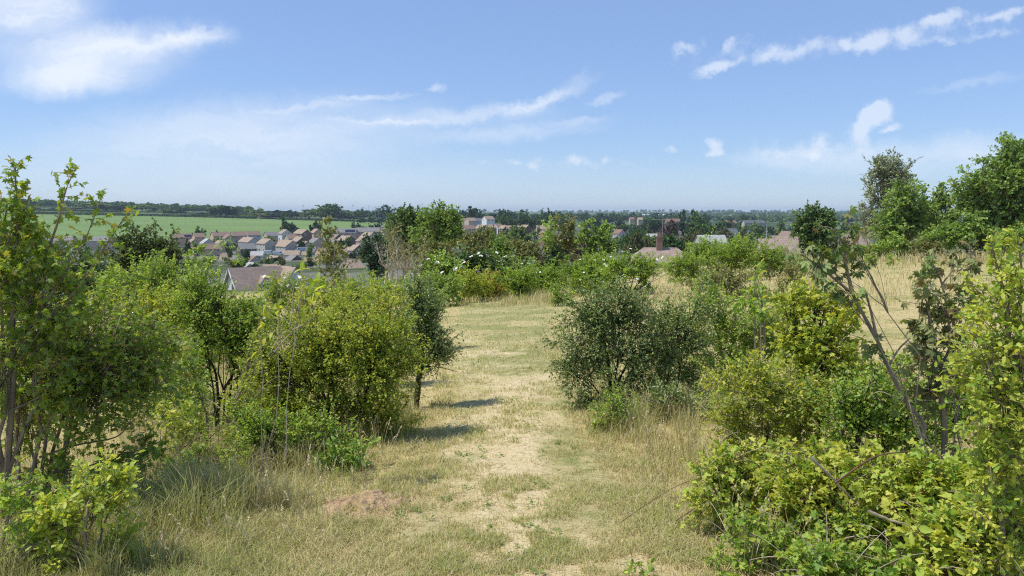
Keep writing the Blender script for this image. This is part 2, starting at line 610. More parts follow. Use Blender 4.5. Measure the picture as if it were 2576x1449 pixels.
    def shoot(self, pts, r0, p, t0=.2, every=.05, twl=None, m=14, nl=None):
        """an explicit stem with leafy side twigs"""
        g = self.g
        P = resample(pts, m)
        self.wood(P[None], (np.linspace(1, .3, m) * r0)[None], 6)
        Ls = np.linalg.norm(np.diff(P, axis=0), axis=1).sum()
        n = max(3, int(Ls * (1 - t0) / every))
        t = t0 + (1 - t0) * (np.arange(n) + g.random(n)) / n
        t[-1] = 1
        TP = poly_at(P, t)
        dirs = nrm(np.diff(P, axis=0))[np.clip((t * (m - 1)).astype(int), 0, m - 2)]
        TD = nrm(dirs * .6 + g.normal(0, .6, (n, 3)) + np.array([0, 0, .15]))
        TL = (twl or p.get('twl', .14)) * g.uniform(.5, 1.2, n) * (1.1 - .55 * t)
        self.twigleaves(TP, TD, TL, nl or p.get('nl', 7), p['size'], p.get('tmpl', 'small'), p.get('tr', .002), None, p.get('young', .3) + .3, p.get('up', .8), p.get('spread', .8), 3, p.get('flop', 0))
        self.tipP.append(P[-1:])

    def finish(self, name, label, cat, base, woodmat, leafmat, group=None, wname='stems', lname='foliage', flower=None, nflower=0, fsize=.03, fmat=None, fname='blossom'):
        o = thing(name, label, cat, base, 0, group)
        if self.wv:
            link(wname, mesh_np(wname, np.concatenate(self.wv), [np.concatenate(self.wf)], smooth=True), woodmat, o)
        if self.lv:
            link(lname, mesh_np(lname, np.concatenate(self.lv), [np.concatenate(self.lf)], {'tint': np.concatenate(self.tint), 'young': np.concatenate(self.young)}), leafmat, o)
        if nflower:
            g = self.g
            P = np.concatenate(self.tipP)
            P = P[P[:, 2] > np.quantile(P[:, 2], .25)]
            P = P[g.integers(0, len(P), nflower)] + g.normal(0, fsize * 1.5, (nflower, 3))
            # five open petals as a shallow star
            k = 5
            pos = np.repeat(P, k, 0)
            ang = np.tile(np.arange(k) * 2 * math.pi / k, nflower) + np.repeat(g.uniform(0, 6, nflower), k)
            nb = nrm(np.array([0, -.25, 1.0]) + g.normal(0, .3, (nflower, 3)))
            a1 = nrm(np.cross(nb, np.array([0, 1.0, 0]))); a2 = np.cross(nb, a1)
            a1 = np.repeat(a1, k, 0); a2 = np.repeat(a2, k, 0)
            ax = a1 * np.cos(ang)[:, None] + a2 * np.sin(ang)[:, None]
            V, FF, kk = leaves(pos, ax, np.repeat(nb, k, 0), np.full(len(pos), fsize) * np.repeat(g.uniform(.7, 1.3, nflower), k), 'clump')
            link(fname, mesh_np(fname, V, [FF]), fmat, o)
        return o


def lob(lobes, Y, base, depth=.85):
    """photo-measured ellipses at depth Y -> lobes relative to base"""
    out = []
    for L in lobes:
        px, py, rx, ry = L[:4]
        yy = Y + (L[4] if len(L) > 4 else 0)
        c = at(px, py, yy) - base
        ax, az = rx / F * yy, ry / F * yy
        out.append((*c, ax, depth * (ax + az) / 2, az))
    return out


def pts(P, Y, base):
    return [at(q[0], q[1], Y + (q[2] if len(q) > 2 else 0)) - base for q in P]


_seed = [100]


def plant(name, label, cat, px, Y, lobes, p, woodmat, leafmat, shoots=(), group=None, depth=.85, bare=(), **fin):
    _seed[0] += 1
    base = ground_at(px, Y)
    gr = Grow(_seed[0])
    zero = np.zeros(3)
    # spread the lobes a little in depth so the plant has a real volume
    L = []
    g = gr.g
    for q in lobes:
        gw = p.get('grow', 1.12)
        q = (q[0], q[1], q[2] * gw, q[3] * gw) + tuple(q[4:])
        if len(q) == 4:
            q = q + (float(g.uniform(-.5, .5)) * q[2] / F * Y,)
        L.append(q)
    if L:
        gr.crown(zero, lob(L, Y, base, depth), p)
    for s in shoots:
        kw = s[2] if len(s) > 2 else {}
        gr.shoot(pts(s[0], Y, base), s[1], p, **kw)
    for s in bare:
        P = resample(pts(s[0], Y, base), 16)
        gr.wood(P[None], (np.linspace(1, s[2] if len(s) > 2 else .4, 16) * s[1])[None], 6)
    nd = p.get('dead', 0)
    nwood = 0
    if nd and L:
        # dry canes and dead stalks among the stems
        lb = np.array(lob(L, Y, base, depth))
        k = g.integers(0, len(lb), nd)
        S = lb[k, :3] + g.normal(0, .5, (nd, 3)) * lb[k, 3:]
        S[:, 2] = np.maximum(S[:, 2] - .6 * lb[k, 5], -.02)
        a = g.uniform(0, 6.28, nd)
        Ls = g.uniform(.08, .3, nd)
        E = S + np.stack([np.cos(a) * Ls, np.sin(a) * Ls, g.uniform(.0, .9, nd) * Ls], -1)
        Cn = (S + E) / 2 + np.array([0, 0, .25]) * Ls[:, None] + g.normal(0, .1, (nd, 3)) * Ls[:, None]
        n0 = sum(len(f) for f in gr.wf)
        gr.wood(bez(S, Cn, E, 6), np.linspace(1, .5, 6)[None] * g.uniform(.0014, .0032, nd)[:, None], 4)
        nwood = n0
    o = gr.finish(name, label, cat, base, woodmat, leafmat, group, **fin)
    if nwood:
        me = [c_ for c_ in o.children if c_.name.split('.')[0] == fin.get('wname', 'stems')][0].data
        me.materials.append(M_barkp)
        mi = np.zeros(len(me.polygons), np.int32); mi[nwood:] = 1
        me.polygons.foreach_set('material_index', mi)
    return o
# ================================================================== SETTING
def ground_mat(name, straw, pale, soil, green, gamt, far=True, bump=.6, worn=None, g0=.47, g1=.60):
    m, t, out = nt(name)
    geo = N(t, 'ShaderNodeNewGeometry')
    pos = geo.outputs['Position']
    n1 = noise_(t, pos, .55, 4); n2 = noise_(t, pos, 2.6, 5, .65); n3 = noise_(t, pos, 22, 6, .7); n4 = noise_(t, pos, 120, 3, .6)
    n5 = noise_(t, pos, 7, 5, .7, .6)
    c = mixc(t, ramp_(t, n3, .35, .68), straw, pale)
    c = mixc(t, ramp_(t, math_(t, 'ADD', math_(t, 'MULTIPLY', n2, .6), math_(t, 'MULTIPLY', n5, .4)), .50, .62), c, soil)
    gm = math_(t, 'ADD', math_(t, 'MULTIPLY', n1, .55), math_(t, 'MULTIPLY', n5, .45))
    c = mixc(t, math_(t, 'MULTIPLY', ramp_(t, gm, g0, g1), gamt), c, green)
    c = mixc(t, math_(t, 'MULTIPLY', ramp_(t, n4, .38, .62), .35), c, tuple(x * .62 for x in soil))
    if worn:
        wa = N(t, 'ShaderNodeAttribute', attribute_name='worn')
        c = mixc(t, wa.outputs['Fac'], c, mixc(t, ramp_(t, n3, .3, .7), worn, tuple(.8 * x for x in worn)))
    if worn:
        n6 = noise_(t, pos, 14, 5, .7, .4)
        c = mixc(t, math_(t, 'MULTIPLY', ramp_(t, n6, .54, .64), .6), c, tuple(.55 * x for x in green))
    if far:
        ln = N(t, 'ShaderNodeVectorMath', operation='LENGTH'); t.links.new(pos, ln.inputs[0])
        d = ln.outputs['Value']
        f1 = noise_(t, pos, .02, 5, .6); f2 = noise_(t, pos, .004, 4, .6)
        town = mixc(t, ramp_(t, f1, .4, .6), (.06, .085, .03), (.17, .17, .13))
        wide = mixc(t, ramp_(t, f2, .46, .54, False), (.035, .06, .025), (.12, .16, .07))
        fc = mixc(t, ramp_(t, d, 900, 1500), town, wide)
        c = mixc(t, ramp_(t, d, 75, 130), c, fc)
    p = N(t, 'ShaderNodeBsdfPrincipled'); t.links.new(c, p.inputs['Base Color'])
    p.inputs['Roughness'].default_value = .95; p.inputs['Specular IOR Level'].default_value = .1
    h = math_(t, 'ADD', math_(t, 'MULTIPLY', n3, .6), math_(t, 'MULTIPLY', n4, .35))
    bp = N(t, 'ShaderNodeBump'); bp.inputs['Strength'].default_value = bump; bp.inputs['Distance'].default_value = .03
    t.links.new(h, bp.inputs['Height']); t.links.new(bp.outputs[0], p.inputs['Normal'])
    t.links.new(p.outputs[0], out.inputs['Surface'])
    return m


M_ground = ground_mat('dry_meadow', (.53, .43, .19), (.64, .53, .27), (.38, .285, .15), (.235, .26, .075), .8)
M_path = ground_mat('mown_path', (.48, .42, .175), (.60, .51, .25), (.47, .365, .20), (.24, .27, .08), .9, far=False, bump=.8, worn=(.72, .585, .345), g0=.42, g1=.55)

# ground: a fan of quads, fine ahead of the viewer and coarse behind
th = np.radians(np.concatenate([np.arange(-180, -52, 8.0), np.arange(-52, 52.01, .4), np.arange(56, 180.1, 8.0)]))
rr = np.concatenate([[0.0], np.geomspace(.4, 12500, 340)])
TH, RR = np.meshgrid(th, rr)
GX, GY = RR * np.sin(TH), RR * np.cos(TH)
GZ = terrain(GX, GY)
nr, nc = GX.shape
ii = np.arange(nr * nc).reshape(nr, nc)
Q = np.stack([ii[:-1, :-1], ii[:-1, 1:], ii[1:, 1:], ii[1:, :-1]], -1).reshape(-1, 4)
o = link('ground', mesh_np('ground', np.stack([GX, GY, GZ], -1).reshape(-1, 3), [Q], smooth=True), M_ground)
kind(o, 'structure', 'dry sloping meadow ground falling away to the valley and town')


# the mown path: half-width and centre line as a function of distance
def path_c(Y):
    return -0.009 * Y + .12 * np.sin(Y * .23 + .6) * np.clip(Y / 8, 0, 1)


def path_w(Y):
    return np.interp(Y, [0, 3, 5, 7, 9, 13, 20, 28, 33, 36], [1.0, .95, .9, .72, .75, .85, 1.4, 2.0, 2.2, 1.6])


yy = np.arange(1.0, 35.5, .09); tt = np.linspace(-1.25, 1.25, 51)
PY, PT = np.meshgrid(yy, tt, indexing='ij')
PX = path_c(PY) + PT * path_w(PY)
edge = np.abs(PT) + .45 * (fbm(PX * 1.3, PY * 1.3, 31, 4) - .5)
endf = np.clip((35 - PY) / 1.5, 0, 1)
PZ = terrain(PX, PY) + .014 - .05 * np.clip((edge - .8) / .25, 0, 1) - .05 * (1 - endf) + .02 * (fbm(PX * 5, PY * 5, 33, 3) - .5)
nr, nc = PX.shape
ii = np.arange(nr * nc).reshape(nr, nc)
Q = np.stack([ii[:-1, :-1], ii[:-1, 1:], ii[1:, 1:], ii[1:, :-1]], -1).reshape(-1, 4)[:, ::-1]
WN = np.exp(-((PX - path_c(PY) - .03 * np.sin(PY * .9)) / .30) ** 2) * np.clip((12 - PY) / 4, 0, 1)
WN = np.clip(WN * 1.35 + 2.0 * (fbm(PX * 2.3, PY * 1.6, 36, 4) - .5) + 1.3 * (fbm(PX * 9, PY * 7, 38, 3) - .5) + .3, 0, 1) * np.clip((20 - PY) / 6, .25, 1)
o = link('path', mesh_np('path', np.stack([PX, PY, PZ], -1).reshape(-1, 3), [Q], {'worn': WN.ravel()}, smooth=True), M_path)
kind(o, 'structure', 'mown and trodden grass path running straight down the slope')


# the green field beyond the houses, and the strip behind its hedge
def field_mat(name, a, b):
    m, t, out = nt(name)
    geo = N(t, 'ShaderNodeNewGeometry')
    mp = N(t, 'ShaderNodeMapping'); mp.inputs['Scale'].default_value = (.004, .02, .0)
    mp.inputs['Rotation'].default_value = (0, 0, .12)
    t.links.new(geo.outputs['Position'], mp.inputs['Vector'])
    n = noise_(t, mp.outputs[0], 1.0, 5, .6)
    n2 = noise_(t, geo.outputs['Position'], .3, 4, .6)
    c = mixc(t, ramp_(t, n, .35, .65), a, b)
    c = mixc(t, math_(t, 'MULTIPLY', ramp_(t, n2, .4, .65), .25), c, tuple(.7 * x for x in a))
    sp = N(t, 'ShaderNodeSeparateXYZ'); t.links.new(geo.outputs['Position'], sp.inputs[0])
    tl = math_(t, 'FRACT', math_(t, 'MULTIPLY', math_(t, 'ADD', sp.outputs['X'], math_(t, 'MULTIPLY', sp.outputs['Y'], .42)), 1 / 24))
    c = mixc(t, math_(t, 'MULTIPLY', ramp_(t, tl, .9, .97), .4), c, (.16, .17, .08))
    p = N(t, 'ShaderNodeBsdfPrincipled'); t.links.new(c, p.inputs['Base Color'])
    p.inputs['Roughness'].default_value = .9; p.inputs['Specular IOR Level'].default_value = .15
    t.links.new(p.outputs[0], out.inputs['Surface'])
    return m


M_field = field_mat('young_crop', (.145, .23, .06), (.18, .265, .08))
M_field2 = field_mat('pale_crop', (.13, .18, .07), (.16, .21, .09))


def field(name, px0, px1, Y0, Y1, mat, label, lift=.7):
    Pz = []
    xs = np.linspace(px0, px1, 60); ys = np.geomspace(Y0, Y1, 40)
    A = (xs - CX) / F / (CP + 0 * xs)
    X = A[None, :] * ys[:, None]; Y = np.repeat(ys[:, None], 60, 1)
    Z = terrain(X, Y) + lift
    idx = np.arange(X.size).reshape(X.shape)
    Q = np.stack([idx[:-1, :-1], idx[:-1, 1:], idx[1:, 1:], idx[1:, :-1]], -1).reshape(-1, 4)
    o = link(name, mesh_np(name, np.stack([X, Y, Z], -1).reshape(-1, 3), [Q], smooth=True), mat)
    return kind(o, 'structure', label)


field('field', -260, 985, 545, 1075, M_field, 'smooth green crop field on the rise behind the housing estate')
field('far_field', -260, 660, 1080, 1200, M_field2, 'pale strip of field beyond the dark hedge')
# ================================================================== HOUSES
def roof_mat(name, col, row=.34):
    m, t, out = nt(name)
    tc = N(t, 'ShaderNodeTexCoord')
    sx = N(t, 'ShaderNodeSeparateXYZ'); t.links.new(tc.outputs['Object'], sx.inputs[0])
    n = noise_(t, tc.outputs['Object'], 1.2, 5, .6)
    w = math_(t, 'FRACT', math_(t, 'MULTIPLY', sx.outputs['Z'], 1 / (row * .62)))
    c = mixc(t, ramp_(t, n, .3, .7), tuple(.82 * x for x in col), tuple(1.15 * x for x in col))
    c = mixc(t, math_(t, 'MULTIPLY', ramp_(t, w, .72, .95), .45), c, tuple(.5 * x for x in col))
    p = N(t, 'ShaderNodeBsdfPrincipled'); t.links.new(c, p.inputs['Base Color'])
    p.inputs['Roughness'].default_value = .75; p.inputs['Specular IOR Level'].default_value = .3
    t.links.new(p.outputs[0], out.inputs['Surface'])
    return m


W_ = {
    'pink': plain_mat('pink_brick', (.58, .40, .29), .85, .12, 1.5),
    'tan': plain_mat('buff_brick', (.52, .42, .31), .85, .12, 1.5),
    'red': plain_mat('red_brick', (.25, .165, .125), .85, .15, 1.5),
    'brown': plain_mat('brown_brick', (.17, .10, .08), .85, .15, 1.5),
    'grey': plain_mat('grey_render', (.48, .45, .40), .85, .08, 1.2),
    'slate': plain_mat('dark_tile_hanging', (.14, .115, .10), .8, .15, 2),
    'white': plain_mat('white_render', (.74, .72, .68), .8, .05, 1.0),
    'cream': plain_mat('pale_pink_render', (.76, .66, .58), .85, .06, 1.0),
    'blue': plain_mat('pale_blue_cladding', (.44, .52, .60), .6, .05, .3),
    'green': plain_mat('green_boards', (.10, .16, .10), .8, .1, 2),
}
R_ = {
    'brown': roof_mat('brown_tiles', (.27, .19, .14)),
    'tan': roof_mat('tan_tiles', (.36, .275, .195)),
    'grey': roof_mat('grey_tiles', (.23, .22, .21)),
    'slate': roof_mat('slate_roof', (.13, .14, .155)),
    'red': roof_mat('red_tiles', (.26, .145, .105)),
    'pale': roof_mat('pale_sheet', (.42, .42, .40), 1.4),
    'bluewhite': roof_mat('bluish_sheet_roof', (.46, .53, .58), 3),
    'moss': roof_mat('weathered_tiles', (.33, .25, .20), .36),
}
M_trim = plain_mat('white_paint', (.80, .80, .78), .5, .03, 3)
M_glass, _t, _o = nt('window_glass')
_p = N(_t, 'ShaderNodeBsdfPrincipled'); _p.inputs['Base Color'].default_value = (.03, .035, .04, 1); _p.inputs['Roughness'].default_value = .08
_t.links.new(_p.outputs[0], _o.inputs['Surface'])
M_solar, _t, _o = nt('solar_glass')
_p = N(_t, 'ShaderNodeBsdfPrincipled'); _p.inputs['Base Color'].default_value = (.015, .02, .045, 1); _p.inputs['Roughness'].default_value = .15
_t.links.new(_p.outputs[0], _o.inputs['Surface'])
M_door = plain_mat('door_paint', (.18, .12, .10), .5, .1, 3)
_WIN = {}


def window(parent, w, h, loc, rz, pane=True):
    k = (round(w, 1), round(h, 1))
    if k not in _WIN:
        f = MB(); t = .15
        f.box(-w / 2, w / 2, -.06, .04, -h / 2, -h / 2 + t); f.box(-w / 2, w / 2, -.06, .04, h / 2 - t, h / 2)
        f.box(-w / 2, -w / 2 + t, -.06, .04, -h / 2 + t, h / 2 - t); f.box(w / 2 - t, w / 2, -.06, .04, -h / 2 + t, h / 2 - t)
        f.box(-.04, .04, -.055, .04, -h / 2 + t, h / 2 - t)
        g = MB()
        g.box(-w / 2 + t, -.04, -.02, .03, -h / 2 + t, h / 2 - t); g.box(.04, w / 2 - t, -.02, .03, -h / 2 + t, h / 2 - t)
        _WIN[k] = (f.mesh('window'), g.mesh('pane'))
    o = link('window', _WIN[k][0], M_trim, parent, loc)
    o.rotation_euler = (0, 0, rz)
    link('pane', _WIN[k][1], M_glass, o)
    return o


def house(label, px, Y, ztop, L, D, phi, wall, roof, name='house', cat='house', eave=None, h=None, zb=None, rise=.72, chimney=False, wins=2, solar=False, lean=False, group='houses of the estate in the valley', ov=.28, porch=False, deep=4.0, kindw='two'):
    """gabled house; ridge along local x; phi = direction of the ridge (degrees); local -y is the front"""
    c = ray(px, HOR)[0] * Y
    rz = R(phi)
    hh = h if h else (5.0 + D * .5 * rise)
    z0 = ztop - hh
    o = thing(name, label, cat, (c, Y, z0), rz, group)
    ev = hh - D * .5 * rise
    x0, x1, y0, y1 = -L / 2, L / 2, -D / 2, D / 2
    b = MB()
    zz = -deep
    b.poly([(x0, y0, zz), (x1, y0, zz), (x1, y0, ev), (x0, y0, ev)])
    b.poly([(x1, y1, zz), (x0, y1, zz), (x0, y1, ev), (x1, y1, ev)])
    b.poly([(x0, y1, zz), (x0, y0, zz), (x0, y0, ev), (x0, 0, hh - .02), (x0, y1, ev)])
    b.poly([(x1, y0, zz), (x1, y1, zz), (x1, y1, ev), (x1, 0, hh - .02), (x1, y0, ev)])
    b.build('wall', W_[wall], o)
    r = MB()
    ex = D / 2 + ov; ez = hh - ex * rise
    n1 = nrm(np.array([0, -rise, 1.0])); n2 = nrm(np.array([0, rise, 1.0]))
    up = .10
    for sgn, n in ((-1, n1), (1, n2)):
        P = [(x0 - .25, 0, hh + up), (x0 - .25, sgn * ex, ez + up), (x1 + .25, sgn * ex, ez + up), (x1 + .25, 0, hh + up)]
        if sgn > 0: P = P[::-1]
        r.slab(P, .14, (0, 0, 1))
    ro = r.build('roof', R_[roof], o)
    if chimney:
        m = MB(); cx = x0 + L * .3
        m.box(cx - .45, cx + .45, -.35, .35, hh - .5, hh + 1.0); m.box(cx - .52, cx + .52, -.42, .42, hh + 1.0, hh + 1.15)
        m.build('chimney', W_['red'], ro)
    if solar:
        m = MB(); a = .55
        P = [(x1 - L * .45, -.35 * ex, hh + up - .35 * ex * rise + .08), (x1 - L * .45, -.9 * ex, hh + up - .9 * ex * rise + .08),
             (x1 - .4, -.9 * ex, hh + up - .9 * ex * rise + .08), (x1 - .4, -.35 * ex, hh + up - .35 * ex * rise + .08)]
        m.slab(P, .05, n1)
        m.build('solar_panel', M_solar, ro)
    if wins:
        n = max(2, int(L / 3.2)) if wins > 1 else 1
        two = ev > 4
        for i in range(n):
            x = x0 + L * (i + .5) / n
            if two:
                window(o, 1.5, 1.1, (x, y0 - .01, ev - .95), 0)
                if i % 3 != 1: window(o, 1.9, 1.2, (x, y0 - .01, ev - 3.5), 0)
            else:
                window(o, 1.5, 1.1, (x, y0 - .01, ev - 1.0), 0)
        if wins > 2:
            window(o, 1.1, 1.1, (x1 + .01, -D * .18, ev - .6), R(90))
            window(o, 1.1, 1.1, (x0 - .01, D * .15, ev - .6), R(-90))
        m = MB(); m.box(-.45, .45, -.05, .03, 0, 2.05)
        if two:
            d = m.build('door', M_door, o, (x0 + L * .36, y0 - .012, ev - 4.9))
    return o


def ph(cx0, cx1, cyt, cyb, ox, oy, sc):
    """crop pixel box -> (px centre, width, top, bottom) in photo units"""
    k = 1.565
    return ((ox + (cx0 + cx1) / 2 / sc) / k, (cx1 - cx0) / sc / k, (oy + cyt / sc) / k, (oy + cyb / sc) / k)


def est(label, box, crop, Y, typ, wall, roof, D=7.0, **kw):
    px, w, yt, yb = ph(*box, *crop)
    zt = at(px, yt, Y)[2]
    W = w / F * Y
    phi = {'L': 38, 'R': -48, 'F': 6, 'G': 80}[typ]
    bear = math.degrees(math.atan((px - CX) / F))
    a = R(phi + bear)
    L = max(D * .8, (W - D * abs(math.sin(a))) / max(abs(math.cos(a)), .3))
    L = min(L, 34)
    h = kw.pop('h', None)
    if h is None: h = min(8.0, max(3.6, (yb - yt) / F * Y))
    return house(label, px, Y, zt, L, D, phi, wall, roof, h=h, **kw)


K2 = (600, 800, 3.22); K3 = (1300, 750, 3.22); K4 = (2000, 780, 3.22); K5 = (2600, 780, 3.22); K1 = (0, 600, 2.415)
# back row against the green field
est('house with dark solar panels on its roof, left end of the back row', (250, 490, 385, 470), K2, 520, 'L', 'pink', 'brown', solar=True)
est('pink gabled house in the back row, just below the lone round bush of the field', (495, 650, 378, 460), K2, 515, 'L', 'pink', 'brown')
est('long brown roofed house in the back row with a dark shaded front', (730, 960, 362, 460), K2, 512, 'L', 'pink', 'brown', chimney=True)
est('tall house with a bright pink gable at the middle of the back row', (975, 1185, 360, 490), K2, 500, 'L', 'pink', 'brown')
est('back row house with pale blue cladding below its brown roof', (1165, 1365, 355, 470), K2, 520, 'L', 'blue', 'brown')
est('back row house half hidden behind a yellow green garden tree', (1400, 1645, 362, 465), K2, 515, 'L', 'tan', 'grey')
est('pale fronted house whose gable stands right below the dark field conifer', (1590, 1760, 333, 460), K2, 505, 'R', 'white', 'tan')
est('house with a red brick front and dark windowed gable below the field conifers', (1780, 2010, 333, 460), K2, 505, 'R', 'red', 'tan', wins=3)
est('small pink fronted house at the right end of the gabled back row', (2000, 2150, 325, 415), K2, 520, 'R', 'pink', 'tan', chimney=True)
# middle rows
est('grey gabled garage behind the left terrace', (590, 770, 450, 530), K2, 455, 'R', 'grey', 'pale', wins=0, h=4)
est('low tan roofed house between the grey garage and the middle gables', (750, 945, 470, 540), K2, 455, 'R', 'tan', 'tan', h=5)
est('tan roofed house with a blank grey gable, leftmost of three in the middle row', (1080, 1340, 432, 545), K2, 450, 'R', 'grey', 'tan')
est('house with a pale front, centre of three grey gables in the middle row', (1310, 1560, 450, 610), K2, 430, 'R', 'grey', 'tan', wins=3)
est('wide house with a broad grey gable, rightmost of three grey gables', (1530, 1860, 468, 620), K2, 425, 'R', 'grey', 'tan', D=9)
est('dark brown gabled house behind the broad grey gable', (1750, 1965, 425, 560), K2, 450, 'R', 'slate', 'tan')
est('house with a greenish roof behind the tall olive sapling', (1960, 2170, 440, 545), K2, 450, 'R', 'tan', 'grey')
est('dark gabled house with a grey roof right of the olive sapling', (2190, 2390, 455, 545), K2, 450, 'R', 'slate', 'grey', wins=3)
est('dark gabled house with a brick front and white fascia below the terraces', (2330, 2575, 412, 535), K2, 440, 'R', 'slate', 'tan', chimney=True)
est('slate gabled house tucked behind the white fascia house', (2225, 2420, 395, 470), K2, 480, 'R', 'slate', 'brown')
# front rows
est('long terrace with a sunlit pink end gable and white framed windows', (465, 845, 515, 690), K2, 400, 'L', 'pink', 'brown', chimney=False, wins=3)
est('dark fronted terrace with grey roof in the middle of the front row', (1050, 1300, 512, 660), K2, 400, 'L', 'slate', 'grey', wins=3)
est('small slate house with a white window below the pink end terrace', (680, 810, 720, 800), K2, 330, 'R', 'slate', 'grey', wins=3, D=6, h=5)
est('house with a light grey gable and brown roof in the front row', (1160, 1370, 665, 790), K2, 330, 'R', 'grey', 'brown', wins=3, D=6.5)
est('brown brick gabled house with one white window, in the front row', (1380, 1685, 665, 790), K2, 330, 'R', 'brown', 'tan', wins=3, D=7.5)
est('house with a low slate grey roof right of the brown brick gable', (1640, 1905, 660, 760), K2, 335, 'R', 'brown', 'grey', wins=2)
est('pale roofed garage with a dark green gable above the big chalet roof', (1110, 1360, 750, 830), K2, 260, 'R', 'green', 'pale', D=6, wins=0, h=4)
est('low tan roof directly behind the ridge of the big chalet house', (1370, 1650, 778, 840), K2, 240, 'F', 'tan', 'tan', wins=0, h=4.5)
est('low tan roofed building at the left beside the big dark tree', (415, 590, 770, 850), K2, 290, 'L', 'tan', 'tan', wins=0, h=4.5)
est('house with a pink left gable and dark roof among the parked cars', (1880, 2085, 555, 690), K2, 400, 'L', 'pink', 'grey')
est('grey roofed house left of the low tan roof, near the dark tree', (440, 640, 690, 770), K2, 340, 'F', 'tan', 'grey', wins=0, h=4.5)

# more roofs tucked into the rows
for lab_, bx_, Y_, ty_, wl_, rf_, kw_ in (
        ('small brown roof wedged between the long roofed house and the tall pink gable', (900, 1010, 395, 470), 490, 'R', 'tan', 'brown', {}),
        ('low pale garage left of the grey gabled garage', (440, 560, 455, 520), 460, 'R', 'tan', 'tan', dict(h=4, wins=0)),
        ('brown house squeezed between the red brick front and the pale fronted house', (1690, 1800, 395, 470), 480, 'L', 'tan', 'brown', {}),
        ('small tan house in the dip left of the olive sapling', (1860, 1990, 480, 560), 420, 'R', 'tan', 'tan', {}),
        ('low roof behind the olive sapling, lower half', (2080, 2230, 560, 650), 370, 'L', 'pink', 'brown', {}),
        ('brown roof right of the olive sapling, in front of the white fascia', (2400, 2570, 555, 650), 360, 'R', 'brown', 'tan', dict(wins=3)),
        ('cream bungalow between the dark terrace and the centre gables', (1215, 1400, 610, 680), 370, 'F', 'cream', 'pale', dict(h=3.6, D=5)),
        ('low cream garage under the broad grey gable', (1640, 1860, 600, 660), 360, 'F', 'cream', 'tan', dict(h=3.4, D=5, wins=0)),
        ('tan roof below the long pink end terrace, behind the seedling', (830, 1010, 640, 720), 350, 'L', 'tan', 'tan', {}),
        ('grey roof right of the seedling in the front row', (985, 1120, 665, 750), 330, 'R', 'cream', 'grey', dict(D=6)),
        ('pale cream fronted house right of the low slate roof', (1905, 2100, 690, 780), 320, 'F', 'cream', 'tan', dict(D=6))):
    est(lab_, bx_, K2, Y_, ty_, wl_, rf_, **kw_)


def van(label, px, py, Y, paint, rz):
    c = at(px, py, Y)
    o = thing('parked_van', label, 'van', tuple(c), rz, 'vehicles parked among the houses')
    b = MB()
    P = [(-2.4, .35), (2.4, .35), (2.45, 1.0), (1.7, 1.15), (1.15, 1.95), (-2.4, 2.0)]
    for sy in (-.9, .9):
        q = [(x, sy, z) for x, z in P]
        b.poly(q if sy < 0 else q[::-1])
    for i in range(6):
        j = (i + 1) % 6
        b.poly([(P[j][0], -.9, P[j][1]), (P[i][0], -.9, P[i][1]), (P[i][0], .9, P[i][1]), (P[j][0], .9, P[j][1])])
    b.build('body', paint, o)
    w = MB(); w.box(.75, 1.3, -.92, .92, 1.2, 1.75); w.build('window', M_glass, o)
    for x in (-1.5, 1.5):
        for y in (-.85, .85):
            n = 12; m = MB()
            for s_ in (-.1, .1): m.poly([(x + .34 * math.cos(a * 2 * math.pi / n), y + s_, .34 + .34 * math.sin(a * 2 * math.pi / n)) for a in range(n)][::1 if s_ < 0 else -1])
            for a in range(n):
                p0 = (x + .34 * math.cos(a * 2 * math.pi / n), .34 + .34 * math.sin(a * 2 * math.pi / n)); p1 = (x + .34 * math.cos((a + 1) * 2 * math.pi / n), .34 + .34 * math.sin((a + 1) * 2 * math.pi / n))
                m.poly([(p0[0], y + .1, p0[1]), (p1[0], y + .1, p1[1]), (p1[0], y - .1, p1[1]), (p0[0], y - .1, p0[1])])
            m.build('wheel', R_['slate'], o)


van('white van parked beside the dark fronted terrace', (600 + 1480 / 3.22) / 1.565, (800 + 655 / 3.22) / 1.565, 352, W_['white'], R(20))
van('second white van below the broad grey gable', (600 + 1600 / 3.22) / 1.565, (800 + 662 / 3.22) / 1.565, 348, W_['white'], R(15))
van('pale blue van under the dark brown gabled house', (600 + 1880 / 3.22) / 1.565, (800 + 610 / 3.22) / 1.565, 385, W_['blue'], R(200))
# left edge roofs behind the maple
est('grey roofed house behind the tall maple shoots, left of the dark tree', (370, 700, 795, 880), K1, 470, 'F', 'tan', 'grey', wins=0)
est('pale roofed house behind the maple, next to the dark tree', (760, 1060, 800, 880), K1, 470, 'F', 'tan', 'grey', wins=0)
# terraces right of the estate
est('long grey terrace with three roof sections ending in a solar panel', (20, 330, 480, 565), K3, 500, 'F', 'pink', 'grey', solar=True, wins=3)
est('long red brick terrace under grey roofs, left of the tall bare shrub', (330, 625, 470, 560), K3, 505, 'F', 'pink', 'grey', wins=3)
est('short grey terrace half behind the brown twigs of the big tree', (640, 800, 445, 520), K3, 520, 'F', 'tan', 'grey')
est('tan roofed pair of houses with pink fronts below the terraces', (330, 520, 575, 690), K3, 410, 'R', 'pink', 'tan', wins=3)
est('broad tan roof behind the pink fronted pair', (370, 605, 530, 620), K3, 440, 'R', 'tan', 'tan')
est('red brick house with a tan roof and bright wall beside the blue green tree', (245, 400, 690, 830), K3, 340, 'R', 'red', 'tan', wins=3, D=6)
est('low tan roof near the dead twigs, below the red brick house', (90, 400, 880, 960), K3, 240, 'L', 'tan', 'tan', wins=0, h=4)
